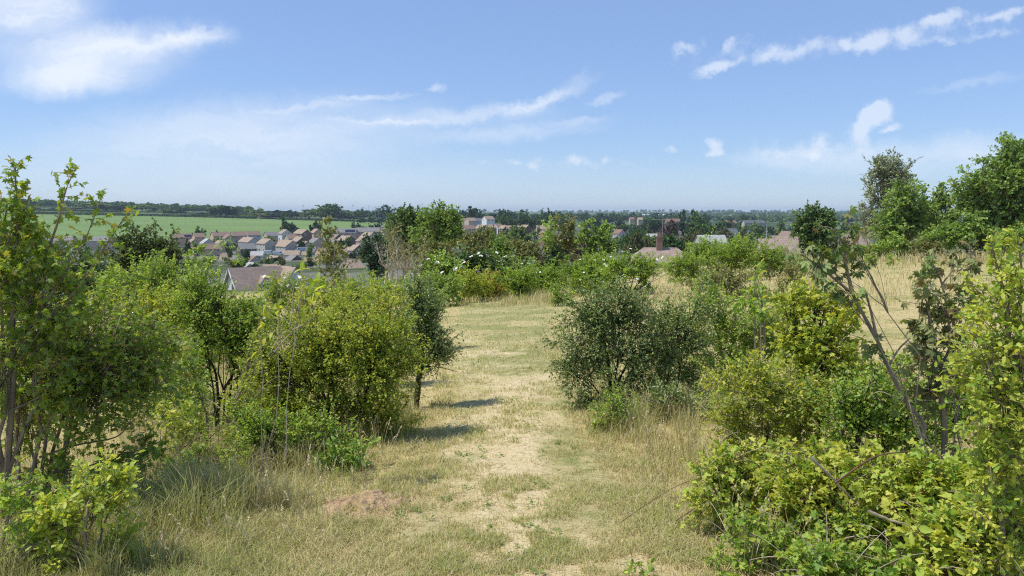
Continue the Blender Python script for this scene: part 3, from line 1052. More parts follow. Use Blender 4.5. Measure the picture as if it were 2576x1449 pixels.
# estate right of the big green tree
G2 = 'houses of the far estate right of the big tree'
est('tan roofed terrace at the upper left of the far estate', (1630, 1760, 352, 440), K3, 680, 'L', 'tan', 'tan', group=G2)
est('white gabled tan terrace next in line on the far estate', (1700, 1850, 345, 435), K3, 670, 'L', 'tan', 'tan', group=G2)
est('pale blue white terrace on the far estate', (1830, 1950, 350, 430), K3, 690, 'F', 'blue', 'slate', group=G2, wins=3)
est('tall pale house with a broad gable at the top of the far estate', (1920, 2085, 325, 420), K3, 650, 'L', 'white', 'tan', group=G2, wins=3)
est('house with a wide white bargeboard beside the big green tree', (1640, 1850, 440, 545), K3, 560, 'L', 'tan', 'brown', group=G2)
est('grey roofed house right of the white bargeboard house', (1830, 2010, 435, 510), K3, 590, 'R', 'slate', 'tan', group=G2)
est('tan house with a pale green wall in the middle of the far estate', (1965, 2110, 430, 500), K3, 600, 'L', 'tan', 'tan', group=G2)
est('small white gabled house above the yellow green bush', (2060, 2190, 420, 490), K3, 620, 'L', 'white', 'brown', group=G2)
est('dark gabled bungalow above the yellow green bush', (2150, 2255, 443, 505), K3, 600, 'R', 'slate', 'tan', group=G2)
est('long low roof at the right of the far estate', (2230, 2400, 445, 520), K3, 590, 'F', 'tan', 'tan', group=G2)
est('brown house with a tall dark gable at the right of the far estate', (2390, 2560, 435, 545), K3, 560, 'R', 'brown', 'tan', group=G2)
est('long pink roofed house left of the olive tree', (355, 545, 345, 420), K4, 600, 'F', 'pink', 'tan', group=G2)
est('pink house with brown roof below the long pink roofed one', (395, 550, 390, 470), K4, 560, 'L', 'pink', 'brown', group=G2)
est('red brick house with a white doorway, left of the olive tree', (420, 530, 430, 545), K4, 480, 'R', 'red', 'red', group=G2, wins=3)
est('dark shed with a bright white front between bushes', (205, 320, 470, 540), K4, 420, 'F', 'white', 'slate', name='shed', cat='shed', group=None, h=3.2, D=4, wins=0)
est('low grey garage just above the olive scrub', (355, 480, 625, 720), K4, 210, 'F', 'grey', 'grey', name='garage', cat='garage', group=None, h=3.4, D=5, wins=0)
# houses scattered among the trees on the right half
G3 = 'roofs showing among the town trees'
est('tiny pink house front on the skyline among trees', (460, 550, 220, 250), K4, 1100, 'F', 'pink', 'tan', group=G3, D=6)
est('pink roofed house right of the dark green tree with a slate end', (1340, 1490, 398, 460), K4, 520, 'R', 'grey', 'red', group=G3)
est('grey blue roofed house among trees above the pink roofed one', (1490, 1585, 352, 395), K4, 720, 'F', 'white', 'slate', group=G3)
est('orange walled house between two round trees', (1535, 1605, 242, 275), K4, 950, 'F', 'pink', 'red', group=G3)
est('yellowish house right of the orange walled one', (1645, 1705, 245, 300), K4, 900, 'F', 'tan', 'tan', group=G3)
est('flat toned long roof behind the chimney bungalow', (1530, 1690, 455, 500), K4, 380, 'F', 'grey', 'pale', group=G3, wins=0, h=4)
est('pale flat roof left of the tv aerial', (1740, 1940, 452, 500), K4, 390, 'F', 'grey', 'pale', group=G3, wins=0, h=4)
est('red roofed hall with three white gables among the trees', (1990, 2190, 262, 340), K4, 760, 'F', 'red', 'red', group=G3)
est('reddish brick house with a hipped look below the far warehouse', (800, 965, 283, 345), K5, 760, 'F', 'red', 'red', group=G3)
est('long slate roofed building among trees, right of the reddish house', (1040, 1330, 280, 340), K5, 700, 'F', 'grey', 'slate', group=G3)
est('grey roofed house above the lime green bushes', (835, 970, 385, 450), K5, 430, 'F', 'grey', 'slate', group=G3)
est('small white gable poking out of trees', (1110, 1160, 405, 460), K5, 430, 'G', 'white', 'slate', group=G3, D=4, h=5)
est('long pale roof behind the dense round hedge tree', (440, 855, 470, 540), K5, 260, 'F', 'grey', 'pale', group=G3, wins=0, h=4)
est('brown house beside the street lamp with a red brick front', (1550, 1700, 420, 500), K5, 330, 'R', 'pink', 'brown', group=G3)
est('low stepped roofs between the dark round tree and the silver tree', (2370, 2600, 385, 460), K5, 330, 'L', 'tan', 'tan', group=G3)
est('long brown roof at the foot of the silver tree', (2330, 2640, 480, 560), K5, 210, 'F', 'tan', 'moss', group=G3, wins=0, h=4)
# three white gables on the red hall are dormers of their own
# far sheds
M_band = W_['blue']


def warehouse(label, px0, px1, yt, yb, Y):
    x0 = ray(px0, HOR)[0] * Y; x1 = ray(px1, HOR)[0] * Y
    zt = at((px0 + px1) / 2, yt, Y)[2]; zb = at((px0 + px1) / 2, yb, Y)[2]
    o = thing('warehouse', label, 'warehouse', ((x0 + x1) / 2, Y, zb), R(-3), 'pale industrial sheds near the horizon')
    w = (x1 - x0) / 2; h = zt - zb; d = w * .5
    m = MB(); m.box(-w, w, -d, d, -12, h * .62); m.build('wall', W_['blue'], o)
    m = MB()
    m.slab([(-w - 1, -d - 1, h * .64), (w + 1, -d - 1, h * .64), (w + 1, 0, h), (-w - 1, 0, h)], .4, (0, 0, 1))
    m.slab([(-w - 1, 0, h), (w + 1, 0, h), (w + 1, d + 1, h * .64), (-w - 1, d + 1, h * .64)], .4, (0, 0, 1))
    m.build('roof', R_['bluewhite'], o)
    return o


def wh(box, crop, Y, label):
    px, w, yt, yb = ph(*box, *crop)
    return warehouse(label, px - w / 2, px + w / 2, yt, yb, Y)


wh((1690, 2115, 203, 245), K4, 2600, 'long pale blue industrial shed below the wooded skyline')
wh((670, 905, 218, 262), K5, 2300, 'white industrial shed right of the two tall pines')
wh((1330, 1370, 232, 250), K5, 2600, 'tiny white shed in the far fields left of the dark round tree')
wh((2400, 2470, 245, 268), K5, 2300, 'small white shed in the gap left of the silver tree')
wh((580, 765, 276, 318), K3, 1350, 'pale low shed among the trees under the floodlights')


# --- the big chalet house with a dormer, nearest on the left
def chalet():
    Y = 135.0
    px = (600 + 1330 / 3.22) / 1.565
    ztop = at(px, (800 + 815 / 3.22) / 1.565, Y)[2]
    phi = 41
    L, D, rise = 8.0, 6.2, 1.15
    hh = 6.6
    c = ray(px - 14, HOR)[0] * Y
    o = thing('chalet_house', 'large cream gabled chalet house with brown tiled roof and a small dormer', 'house', (c, Y, ztop - hh), R(phi))
    ev = hh - D / 2 * rise
    x0, x1, y0, y1 = -L / 2, L / 2, -D / 2, D / 2
    b = MB()
    b.poly([(x0, y0, -6), (x1, y0, -6), (x1, y0, ev), (x0, y0, ev)])
    b.poly([(x1, y1, -6), (x0, y1, -6), (x0, y1, ev), (x1, y1, ev)])
    b.poly([(x0, y1, -6), (x0, y0, -6), (x0, y0, ev), (x0, 0, hh - .05), (x0, y1, ev)])
    b.poly([(x1, y0, -6), (x1, y1, -6), (x1, y1, ev), (x1, 0, hh - .05), (x1, y0, ev)])
    b.build('wall', W_['cream'], o)
    r = MB()
    ex = D / 2 + .45; ez = hh - ex * rise; up = .12
    for sgn in (-1, 1):
        P = [(x0 - .5, 0, hh + up), (x0 - .5, sgn * ex, ez + up), (x1 + 1, sgn * ex, ez + up), (x1 + 1, 0, hh + up)]
        if sgn > 0: P = P[::-1]
        r.slab(P, .16, (0, 0, 1))
    ro = r.build('roof', R_['moss'], o)
    t = MB()
    for sgn in (-1, 1):
        t.slab([(x0 - .56, 0, hh + up + .03), (x0 - .56, sgn * ex, ez + up + .03), (x0 - .56, sgn * ex, ez + up - .32), (x0 - .56, 0, hh + up - .36)][::sgn], .1, (-1, 0, 0))
    t.build('bargeboard', M_trim, ro)
    # tall gable window of three lights
    w = MB()
    for k in (-1, 0, 1):
        w.box(x0 - .06, x0 + .04, k * .42 - .95 - .17, k * .42 - .95 + .17, ev - 1.1, ev + .8 + (.22 * k))
    f = MB(); f.box(x0 - .04, x0 + .05, -.95 - .7, -.95 + .7, ev - 1.25, ev + 1.2)
    fo = f.build('window', M_trim, o); w.build('pane', M_glass, fo)
    # dormer on the roof slope facing the viewer
    dx = .7
    d = MB()
    yf = -ex + .35; zb = hh - 3.45 * rise
    zf = hh - (-yf) * rise
    dw, dh = .85, 1.15
    d.poly([(dx - dw, yf, zf), (dx + dw, yf, zf), (dx + dw, yf, zf + dh), (dx, yf, zf + dh + 1.15), (dx - dw, yf, zf + dh)])
    for s in (-1, 1):
        q = [(dx + s * dw, yf, zf), (dx + s * dw, yf + dh / rise, zf + dh), (dx + s * dw, yf, zf + dh)]
        d.poly(q if s < 0 else q[::-1])
    do = d.build('dormer', W_['cream'], ro)
    q = MB()
    top = zf + dh + 1.15
    for s in (-1, 1):
        P = [(dx, yf - .25, top + .08), (dx + s * (dw + .25), yf - .25, zf + dh - .2), (dx + s * (dw + .25), yf + (dh + .0) / rise, zf + dh - .2), (dx, yf + (dh + 1.15) / rise, top + .08)]
        q.slab(P if s < 0 else P[::-1], .12, (0, 0, 1))
    q.build('dormer_roof', R_['moss'], ro)
    f = MB(); f.box(dx - .65, dx + .65, yf - .05, yf + .03, zf + .15, zf + dh - .03)
    fo = f.build('dormer_window', M_trim, ro)
    # wing with a white gable at the right
    wb = MB(); wx = x1 + 1.6; wy = -1.4; wd = 2.6; wh_ = hh - .1; wev = wh_ - wd * 1.15
    wb.poly([(wx - wd, -4.6, -6), (wx + wd, -4.6, -6), (wx + wd, -4.6, wev), (wx, -4.6, wh_), (wx - wd, -4.6, wev)])
    wb.poly([(wx - wd, 3, -6), (wx - wd, -4.6, -6), (wx - wd, -4.6, wev), (wx - wd, 3, wev)])
    wb.poly([(wx + wd, -4.6, -6), (wx + wd, 3, -6), (wx + wd, 3, wev), (wx + wd, -4.6, wev)])
    wb.poly([(wx + wd, 3, -6), (wx - wd, 3, -6), (wx - wd, 3, wev), (wx, 3, wh_), (wx + wd, 3, wev)])
    wo = wb.build('wing', W_['white'], o)
    wr = MB()
    for s in (-1, 1):
        P = [(wx, -4.9, wh_ + .14), (wx + s * (wd + .3), -4.9, wev - .2), (wx + s * (wd + .3), 3.3, wev - .2), (wx, 3.3, wh_ + .14)]
        wr.slab(P if s < 0 else P[::-1], .14, (0, 0, 1))
    wr.build('wing_roof', R_['tan'], wo)
    p = MB()
    for k in (-1, 1):
        p.box(dx + k * .3 - .22, dx + k * .3 + .22, yf - .07, yf, zf + .25, zf + dh - .12)
    p.build('dormer_pane', M_glass, fo)


chalet()


# --- bungalow with the tall chimney, right of centre
def bungalow():
    Y = 110.0
    xL = at((2000 + 1500 / 3.22) / 1.565, 640, Y); xR = at((2000 + 2360 / 3.22) / 1.565, 640, Y)
    ztop = at(1680, (780 + 625 / 3.22) / 1.565, Y)[2]
    cx = (xL[0] + xR[0]) / 2; L = xR[0] - xL[0]
    hh = 4.8; D = 9.5; rise = .5
    o = thing('bungalow', 'wide bungalow with brown tiled roof, red brick chimney and tv aerial', 'bungalow', (cx, Y, ztop - hh), R(-6))
    ev = hh - D / 2 * rise
    x0, x1, y0, y1 = -L / 2, L / 2, -D / 2, D / 2
    b = MB(); b.box(x0 + .3, x1 - .3, y0 + .3, y1 - .3, -5, ev - .02); b.build('wall', W_['tan'], o)
    r = MB(); hx = L * .26; e = .4; up = .05
    A, B = (x0 + hx, 0, hh), (x1 - hx, 0, hh)
    c = [(x0 - e, y0 - e, ev), (x1 + e, y0 - e, ev), (x1 + e, y1 + e, ev), (x0 - e, y1 + e, ev)]
    r.poly([c[0], c[1], B, A]); r.poly([c[2], c[3], A, B]); r.poly([c[3], c[0], A]); r.poly([c[1], c[2], B]); r.poly(c[::-1])
    ro = r.build('roof', R_['moss'], o)
    # chimney stack
    k = at((2000 + 1920 / 3.22) / 1.565, 640, Y)[0] - cx
    m = MB(); m.box(k - .5, k + .35, -.9, -.2, hh - 1.2, hh + 1.45); m.box(k - .58, k + .43, -.98, -.12, hh + 1.45, hh + 1.62)
    ch = m.build('chimney', W_['red'], ro)
    m = MB(); m.box(k - .38, k - .12, -.7, -.42, hh + 1.62, hh + 2.1); m.build('chimney_pot', W_['red'], ch)
    m = MB(); m.box(k + .0, k + .24, -.7, -.42, hh + 1.62, hh + 1.98); m.build('chimney_pot', W_['red'], ch)
    m = MB(); m.box(k + .28, k + .33, -.6, -.55, hh + .6, hh + 4.0); m.box(k - 1.3, k + 1.2, -.6, -.57, hh + 3.9, hh + 3.95)
    for q in range(7): m.box(k - 1.2 + q * .36, k - 1.17 + q * .36, -.95, -.2, hh + 3.96, hh + 3.99)
    m.build('aerial', plain_mat('aluminium', (.45, .46, .48), .35, .05), ch)
    # two gabled projections to the front
    for (c0, c1, wall, lab, fr) in ((1830, 1990, 'white', 'pale', 3.5), (2085, 2210, 'slate', 'dark', 3.0)):
        g0 = at((2000 + c0 / 3.22) / 1.565, 640, Y)[0] - cx; g1 = at((2000 + c1 / 3.22) / 1.565, 640, Y)[0] - cx
        gw = (g1 - g0) / 2; gx = (g0 + g1) / 2; gh = ev + 1.05 if c0 < 2000 else ev + 1.5
        w = MB(); yf = y0 - fr; base = gh - gw * .55
        w.poly([(gx - gw, yf, -5), (gx + gw, yf, -5), (gx + gw, yf, base), (gx, yf, gh), (gx - gw, yf, base)])
        w.poly([(gx - gw, 0, -5), (gx - gw, yf, -5), (gx - gw, yf, base), (gx - gw, 0, base)])
        w.poly([(gx + gw, yf, -5), (gx + gw, 0, -5), (gx + gw, 0, base), (gx + gw, yf, base)])
        wo = w.build('porch', W_[wall], o)
        w = MB()
        for s in (-1, 1):
            P = [(gx, yf - .3, gh + .12), (gx + s * (gw + .3), yf - .3, base - .05), (gx + s * (gw + .3), -.5, base - .05), (gx, -.5, gh + .12)]
            w.slab(P if s < 0 else P[::-1], .1, (0, 0, 1))
        w.build('porch_roof', R_['moss'], wo)
        if c0 < 2000:
            t = MB()
            for s in (-1, 1):
                P = [(gx, yf - .36, gh + .15), (gx + s * (gw + .33), yf - .36, base - .02), (gx + s * (gw + .33), yf - .36, base - .3), (gx, yf - .36, gh - .15)]
                t.slab(P if s < 0 else P[::-1], .05, (0, -1, 0))
            t.build('bargeboard', M_trim, wo)


bungalow()


def tiled_roof(label, box, Y, D=9, phi=-4, roof='moss'):
    px, w, yt, yb = ph(*box, *K5)
    W = w / F * Y
    return house(label, px, Y, at(px, yt, Y)[2], W * .95, D, phi, 'tan', roof, h=4.6, wins=0, name='bungalow', cat='bungalow', group=None, rise=.62)


tiled_roof('bungalow with a brown ribbed tile roof left of the dark round tree', (1265, 1600, 520, 640), 105)
tiled_roof('second bungalow roof rising just behind the ribbed tile roof', (1420, 1790, 482, 560), 135, phi=4)

# --- masts, lamps and posts
M_metal = plain_mat('galvanised_steel', (.42, .44, .46), .45, .06, 3)


def mast(label, px, ytop, Y, head=True, r=.16, group='floodlight masts along the skyline', name='floodlight_mast', cat='floodlight'):
    x = ray(px, HOR)[0] * Y
    zt = at(px, ytop, Y)[2]; z0 = T(x, Y) - 1
    o = thing(name, label, cat, (x, Y, z0), 0, group)
    P = np.array([[(0, 0, 0), (0, 0, (zt - z0) * .5), (0, 0, zt - z0)]], float)
    V, Qd = tubes(P, np.array([[1.6 * r, 1.2 * r, r * .8]]), 6)
    link('pole', mesh_np('pole', V, [Qd]), M_metal, o)
    if head:
        m = MB(); h = zt - z0
        m.box(-1.3, 1.3, -.1, .1, h - .25, h)
        for k in (-1, -.33, .33, 1): m.box(k * 1.1 - .25, k * 1.1 + .25, -.55, -.12, h - .35, h + .25)
        m.build('lamp_head', M_metal, o)
    return o


_dsc = ['slim pale floodlight mast over the left trees beyond the field', 'floodlight mast, first of the close pair left of the big tree', 'floodlight mast, second of the close pair left of the big tree',
        'floodlight mast standing alone right of the close pair', 'floodlight mast over the field gap with bushes below', 'mast with a wide flat head on the hilltop', 'mast right beside the wide headed one',
        'tallest floodlight mast near the pale low shed', 'floodlight mast just right of the pale low shed', 'mast just left of the big green tree top', 'thin mast touching the big green tree top']
for d_, (px, yt) in zip(_dsc, ((763, 517), (845, 516), (854, 516), (888, 517), (928, 518), (945, 521), (953, 520), (989, 517), (1008, 518), (1036, 522), (1062, 513))):
    mast(d_, px, yt, 1120 if px < 1030 else 900)
mast('grey street lamp post beside the brown roofed bungalow', (2600 + 1356 / 3.22) / 1.565, (780 + 335 / 3.22) / 1.565, 140, False, .08, None, 'street_lamp', 'street lamp')
mast('short white pole at the right end of the chimney bungalow', (2600 + 430 / 3.22) / 1.565, (780 + 560 / 3.22) / 1.565, 100, False, .07, None, 'pole', 'pole')
mast('thin telegraph pole between the lime green bush and bungalow', (2600 + 1222 / 3.22) / 1.565, (780 + 478 / 3.22) / 1.565, 150, False, .08, None, 'telegraph_pole', 'pole')
# ================================================================== FAR AND MIDDLE TREES
G_D, G_L, G_Y = 1.9, 2.05, 1.6


def LM(name, d, l, y, **k):
    return leaf_mat(name, tuple(min(.6, G_D * c) for c in d), tuple(min(.6, G_L * c) for c in l), tuple(min(.6, G_Y * c) for c in y), **k)


M_bark = plain_mat('grey_brown_bark', (.27, .22, .16), .9, .3, 14, .1, .5, stretch=(1, 1, .25))
M_barkd = plain_mat('dark_bark', (.06, .048, .038), .9, .3, 16, .1, .5, stretch=(1, 1, .25))
M_barkp = plain_mat('pale_dead_wood', (.44, .37, .27), .9, .25, 14, .1, .4, stretch=(1, 1, .25))
M_cane = plain_mat('reddish_cane', (.16, .085, .06), .7, .3, 20, .2)
FAR = {
    'dark': LM('far_dark_green', (.018, .036, .012), (.05, .085, .024), (.06, .10, .03), trans=.18, spec=.1),
    'mid': LM('far_mid_green', (.030, .058, .016), (.085, .13, .035), (.10, .15, .04), trans=.2, spec=.1),
    'pale': LM('far_pale_green', (.065, .10, .03), (.14, .185, .06), (.17, .20, .07), trans=.22, spec=.1),
    'olive': LM('far_olive', (.06, .07, .028), (.13, .13, .05), (.15, .14, .06), trans=.2, spec=.1),
    'purple': LM('far_purple', (.04, .025, .022), (.09, .055, .045), (.10, .06, .05), trans=.15, spec=.1),
    'blue': LM('far_blue_green', (.016, .032, .022), (.045, .07, .045), (.05, .08, .05), trans=.15, spec=.1),
}
CNAME = {'dark': 'dark green', 'mid': 'mid green', 'pale': 'pale green', 'olive': 'olive', 'purple': 'purplish brown', 'blue': 'blue green'}


def proto_tree(shape, seed):
    gr = Grow(seed); g = gr.g
    L = []
    if shape == 'conifer':
        for k in range(9):
            z = .14 + .82 * k / 8; w = .30 * (1 - z) + .05
            for q in range(2 if k < 6 else 1):
                a = g.uniform(0, 6.28); rr = w * (.45 if k < 6 else 0)
                L.append((rr * math.cos(a), rr * math.sin(a), z, w * .8, w * .8, .08))
    elif shape == 'tall':
        for k in range(8):
            a = g.uniform(0, 6.28); z = g.uniform(.3, .86); r = .15 * math.sin(math.pi * min(1, z * .8 + .1))
            L.append((r * math.cos(a), r * math.sin(a), z, .16, .16, .14))
        L.append((0, 0, .88, .13, .13, .12))
    elif shape == 'broad':
        for k in range(10):
            a = k * 2.4 + g.uniform(-.4, .4); r = .42 * math.sqrt((k + .5) / 10); z = .64 - .5 * r * r + g.uniform(-.13, .10)
            L.append((r * math.cos(a), r * math.sin(a), z, .24, .24, .21))
        L.append((g.uniform(-.1, .1), 0, .78, .24, .24, .2))
    else:
        for k in range(9):
            a = k * 2.4 + g.uniform(-.4, .4); r = .27 * math.sqrt((k + .5) / 9); z = g.uniform(.34, .76)
            L.append((r * math.cos(a), r * math.sin(a), z, .2, .2, .18))
        L.append((0, 0, .80, .2, .2, .18))
    gr.crown(np.zeros(3), L, dict(size=.085, nl=6, ntw=6, twl=.10, lai=3.4, r0=.018, rb=.006, tr=.0015, tmpl='clump', fork=.22 if shape != 'conifer' else .1, lump=.25, spread=.9, pack=3.2, young=.2, shoot=.05))
    wv = np.concatenate(gr.wv); lv = np.concatenate(gr.lv)
    k = 1 / np.quantile(lv[:, 2], .995)
    wm = mesh_np('trunk', wv * k, [np.concatenate(gr.wf)], smooth=True)
    lm = mesh_np('crown', lv * k, [np.concatenate(gr.lf)], {'tint': np.concatenate(gr.tint), 'young': np.concatenate(gr.young)})
    wm.materials.append(M_barkd)
    return wm, lm, float(np.quantile(np.abs(lv[:, 0]), .98) * k)


PROTO = {}
for s_i, s_ in enumerate(('round', 'tall', 'broad', 'conifer')):
    for v_ in range(1 if s_ == 'conifer' else 3):
        PROTO[(s_, v_)] = proto_tree(s_, 900 + 10 * s_i + v_)
NV = {'round': 3, 'tall': 3, 'broad': 3, 'conifer': 1}
_matmesh = {}
ORD = ['first', 'second', 'third', 'fourth', 'fifth', 'sixth', 'seventh', 'eighth', 'ninth', 'tenth', 'eleventh', 'twelfth', 'thirteenth', 'fourteenth', 'fifteenth', 'sixteenth', 'seventeenth', 'eighteenth', 'nineteenth', 'twentieth']
TENS = {2: 'twenty', 3: 'thirty', 4: 'forty', 5: 'fifty', 6: 'sixty', 7: 'seventy'}


def ordinal(n):
    if n <= 20: return ORD[n - 1]
    t, u = divmod(n, 10)
    return TENS[t][:-1] + 'ieth' if u == 0 else TENS[t] + ' ' + ORD[u - 1]


def town_tree(label, px, ytop, Y, wpx, shape, col, group=None, seed=0, name=None, zb=None):
    """tree whose top is at photo row ytop, crown width wpx photo px, standing on the terrain"""
    g = random.Random(seed * 7 + int(px * 13) + int(Y))
    x = ray(px, HOR)[0] * Y
    z0 = T(x, Y) if zb is None else zb
    zt = at(px, ytop, Y)[2]
    h = max(zt - z0, 2.5)
    if zt - z0 < 2.5: z0 = zt - 2.5
    w = wpx / F * Y / 2
    v = g.randrange(NV[shape])
    wm, lm, wr = PROTO[(shape, v)]
    key = (shape, v, col)
    if key not in _matmesh:
        c = lm.copy(); c.materials.clear(); c.materials.append(FAR[col]); _matmesh[key] = c
    nm = name or ('conifer' if shape == 'conifer' else 'tree')
    o = thing(nm, label, 'conifer' if shape == 'conifer' else 'tree', (x, Y, z0), g.uniform(0, 6.28), group)
    s = w / wr
    o.scale = (s, s, h)
    link('trunk', wm, None, o); link('crown', _matmesh[key], None, o)
    return o


def belt(where, group, px0, px1, n, yt, Y, wpx, shapes, cols, seed, skip=()):
    g = random.Random(seed)
    items = []
    for k in range(n):
        px = px0 + (px1 - px0) * (k + g.uniform(.1, .9)) / n
        if any(a < px < b for a, b in skip): continue
        items.append((px, g.uniform(*yt), g.uniform(*Y), g.uniform(*wpx), g.choice(shapes), g.choice(cols)))
    items.sort()
    for k, (px, y_, Y_, w, s, c) in enumerate(items):
        size = 'low' if y_ > yt[0] * .3 + yt[1] * .7 else ('high' if y_ < yt[0] * .7 + yt[1] * .3 else 'middling')
        shp = {'round': 'round', 'tall': 'slender', 'broad': 'spreading', 'conifer': 'pointed'}[s]
        town_tree(f'{size} {CNAME[c].replace(" green", "").replace("purplish brown", "purple")} {shp} tree {where}, {ordinal(k + 1)} from left', px, y_, Y_, w, s, c, group, seed + k)


SB = ['round', 'round', 'broad', 'broad', 'tall']
# the tree line behind the green field
belt('in the line behind the field', 'trees in the line behind the green field', -40, 470, 24, (509, 536), (1190, 1320), (30, 74), SB, ['dark', 'mid', 'mid', 'blue', 'pale', 'olive'], 1)
belt('in the line behind the floodlights', 'trees in the line behind the green field', 470, 985, 27, (512, 538), (1100, 1230), (30, 76), SB, ['dark', 'mid', 'mid', 'dark', 'blue', 'pale'], 2)
belt('at the end of the field under the masts', 'scrub trees at the end of the field', 905, 990, 9, (543, 551), (1000, 1060), (16, 24), ['round', 'broad'], ['blue', 'pale', 'dark'], 3)
# trees behind and right of the big green tree
belt('on skyline right of big green tree', 'skyline trees right of the big green tree', 1130, 1440, 20, (526, 545), (880, 1150), (26, 44), SB, ['dark', 'mid', 'blue', 'dark'], 4)
belt('behind the far estate roofs', 'trees behind the far estate roofs', 1240, 1430, 12, (538, 552), (720, 800), (30, 44), ['broad', 'round'], ['dark', 'mid', 'dark'], 5)
belt('on skyline left of blue shed', 'town skyline trees', 1400, 1720, 24, (533, 547), (1150, 1600), (22, 40), SB, ['dark', 'blue', 'mid'], 6)
belt('in town before the blue shed', 'trees in the middle of the town', 1470, 1730, 22, (545, 572), (640, 960), (24, 44), SB, ['mid', 'dark', 'pale', 'mid', 'blue'], 7)
belt('in gardens below the blue shed', 'garden trees behind the chimney bungalow', 1545, 1770, 12, (575, 596), (300, 460), (26, 46), ['round', 'broad'], ['mid', 'pale', 'olive', 'dark', 'purple'], 8)
belt('just behind the chimney bungalow', 'trees just behind the chimney bungalow', 1560, 1700, 8, (589, 600), (240, 320), (26, 44), ['round', 'broad'], ['mid', 'pale', 'olive'], 15)
belt('on skyline right of two pines', 'skyline trees right of the pines', 1720, 2190, 26, (540, 552), (1250, 1900), (18, 32), SB, ['blue', 'dark', 'mid'], 9)
belt('in town right of two pines', 'town trees left of the dark round tree', 1720, 2010, 22, (552, 580), (560, 900), (22, 42), SB, ['mid', 'dark', 'blue', 'pale', 'mid'], 10)
belt('in gardens left of dark round tree', 'garden trees left of the dark round tree', 1770, 2000, 12, (580, 600), (280, 420), (24, 44), ['round', 'broad'], ['olive', 'mid', 'pale', 'dark'], 11)
belt('in gap left of silver tree', 'trees in the gap by the silver tree', 2095, 2200, 9, (556, 585), (420, 800), (22, 34), ['round', 'broad', 'tall'], ['mid', 'pale', 'olive', 'blue'], 12)
belt('among the estate gardens', 'garden trees between the estate houses', 450, 940, 34, (588, 672), (300, 500), (12, 26), ['round', 'round', 'tall'], ['dark', 'mid', 'pale'], 13)
belt('below the estate near the chalet', 'garden trees below the estate', 460, 940, 24, (645, 670), (230, 320), (16, 36), ['round', 'broad', 'round'], ['dark', 'mid', 'pale', 'olive'], 16)
belt('among the far estate houses', 'garden trees between the far estate houses', 1150, 1370, 10, (566, 590), (520, 600), (14, 26), ['round', 'broad'], ['mid', 'pale', 'dark'], 14)

# single trees one can point to
town_tree('dark pointed conifer at the lower edge of the green field', 717, 541, 560, 32, 'conifer', 'dark')
town_tree('grey green bushy tree leaning against the field conifer', 741, 562, 545, 40, 'round', 'blue')
town_tree('dark dense tree in the field edge, half behind the olive sapling top', 792, 556, 555, 32, 'round', 'blue')
town_tree('lone round bush at the field edge above the pink gabled house', 498, 570, 560, 30, 'round', 'mid')
town_tree('yellow green garden tree in front of the back row houses', 670, 594, 470, 36, 'round', 'pale')
town_tree('leafy garden tree below the long brown roof of the back row', 520, 604, 470, 26, 'round', 'mid')
town_tree('slim blue green conifer at the field edge by the floodlights', 888, 553, 640, 18, 'conifer', 'blue')
town_tree('rounded bush beside the slim conifer at the field edge', 903, 562, 620, 26, 'round', 'mid')
town_tree('small dome of foliage at the right corner of the field', 925, 567, 620, 30, 'broad', 'mid')
town_tree('rounded tree with bare stem at the right corner of the field', 951, 557, 600, 34, 'round', 'blue')
town_tree('dark pointed tree left of the pine clump on the skyline', 1156, 529, 900, 12, 'conifer', 'dark')
town_tree('tall dark pine clump on the skyline right of the big tree', 1184, 519, 880, 32, 'tall', 'dark')
town_tree('second top of the pine clump, slightly lower', 1198, 524, 870, 26, 'tall', 'dark')
town_tree('tall pine with a dark top, left of two over the town', 1720, 529, 480, 22, 'tall', 'blue', name='pine')
town_tree('tall greener pine, right of two over the town', 1747, 528, 520, 30, 'tall', 'mid', name='pine')
town_tree('purplish copper tree below the two town pines', 1688, 556, 420, 46, 'round', 'purple')
town_tree('second smaller copper tree left of the grey shed roof', 1665, 575, 400, 30, 'round', 'purple')
town_tree('big light green tree below the two pines', 1762, 549, 430, 70, 'broad', 'mid')
town_tree('dark domed tree right of the greener pine', 1771, 540, 640, 34, 'round', 'dark')
town_tree('brownish round tree behind the pale flat roofs', 1820, 574, 400, 38, 'round', 'olive')
town_tree('dark conical tree over the slate roofed building', 1876, 540, 900, 26, 'round', 'dark')
town_tree('cream flowering round tree, left of two below the slate building', 1872, 566, 520, 24, 'round', 'pale')
town_tree('cream flowering round tree, right of two below the slate building', 1900, 565, 520, 26, 'round', 'pale')
town_tree('dense dark green clipped tree above the chimney bungalow', 1700, 594, 170, 72, 'broad', 'dark')
town_tree('lime green bush tree behind the low right roofs', 1880, 588, 180, 56, 'broad', 'pale')
town_tree('brighter lime green bush tree beside the telegraph pole', 1925, 585, 185, 60, 'broad', 'pale')
town_tree('yellow green willow like tree left of the olive trees', 1300, 571, 260, 90, 'broad', 'pale')
town_tree('olive weeping tree left of the chimney', 1600, 585, 210, 50, 'broad', 'olive')
town_tree('purple brown tree right of the dark green middle tree', 1455, 588, 170, 40, 'round', 'purple')

# hedges across the far field
M_hedge = LM('hedge_green', (.018, .036, .012), (.05, .085, .025), (.05, .09, .03), trans=.15, spec=.1)


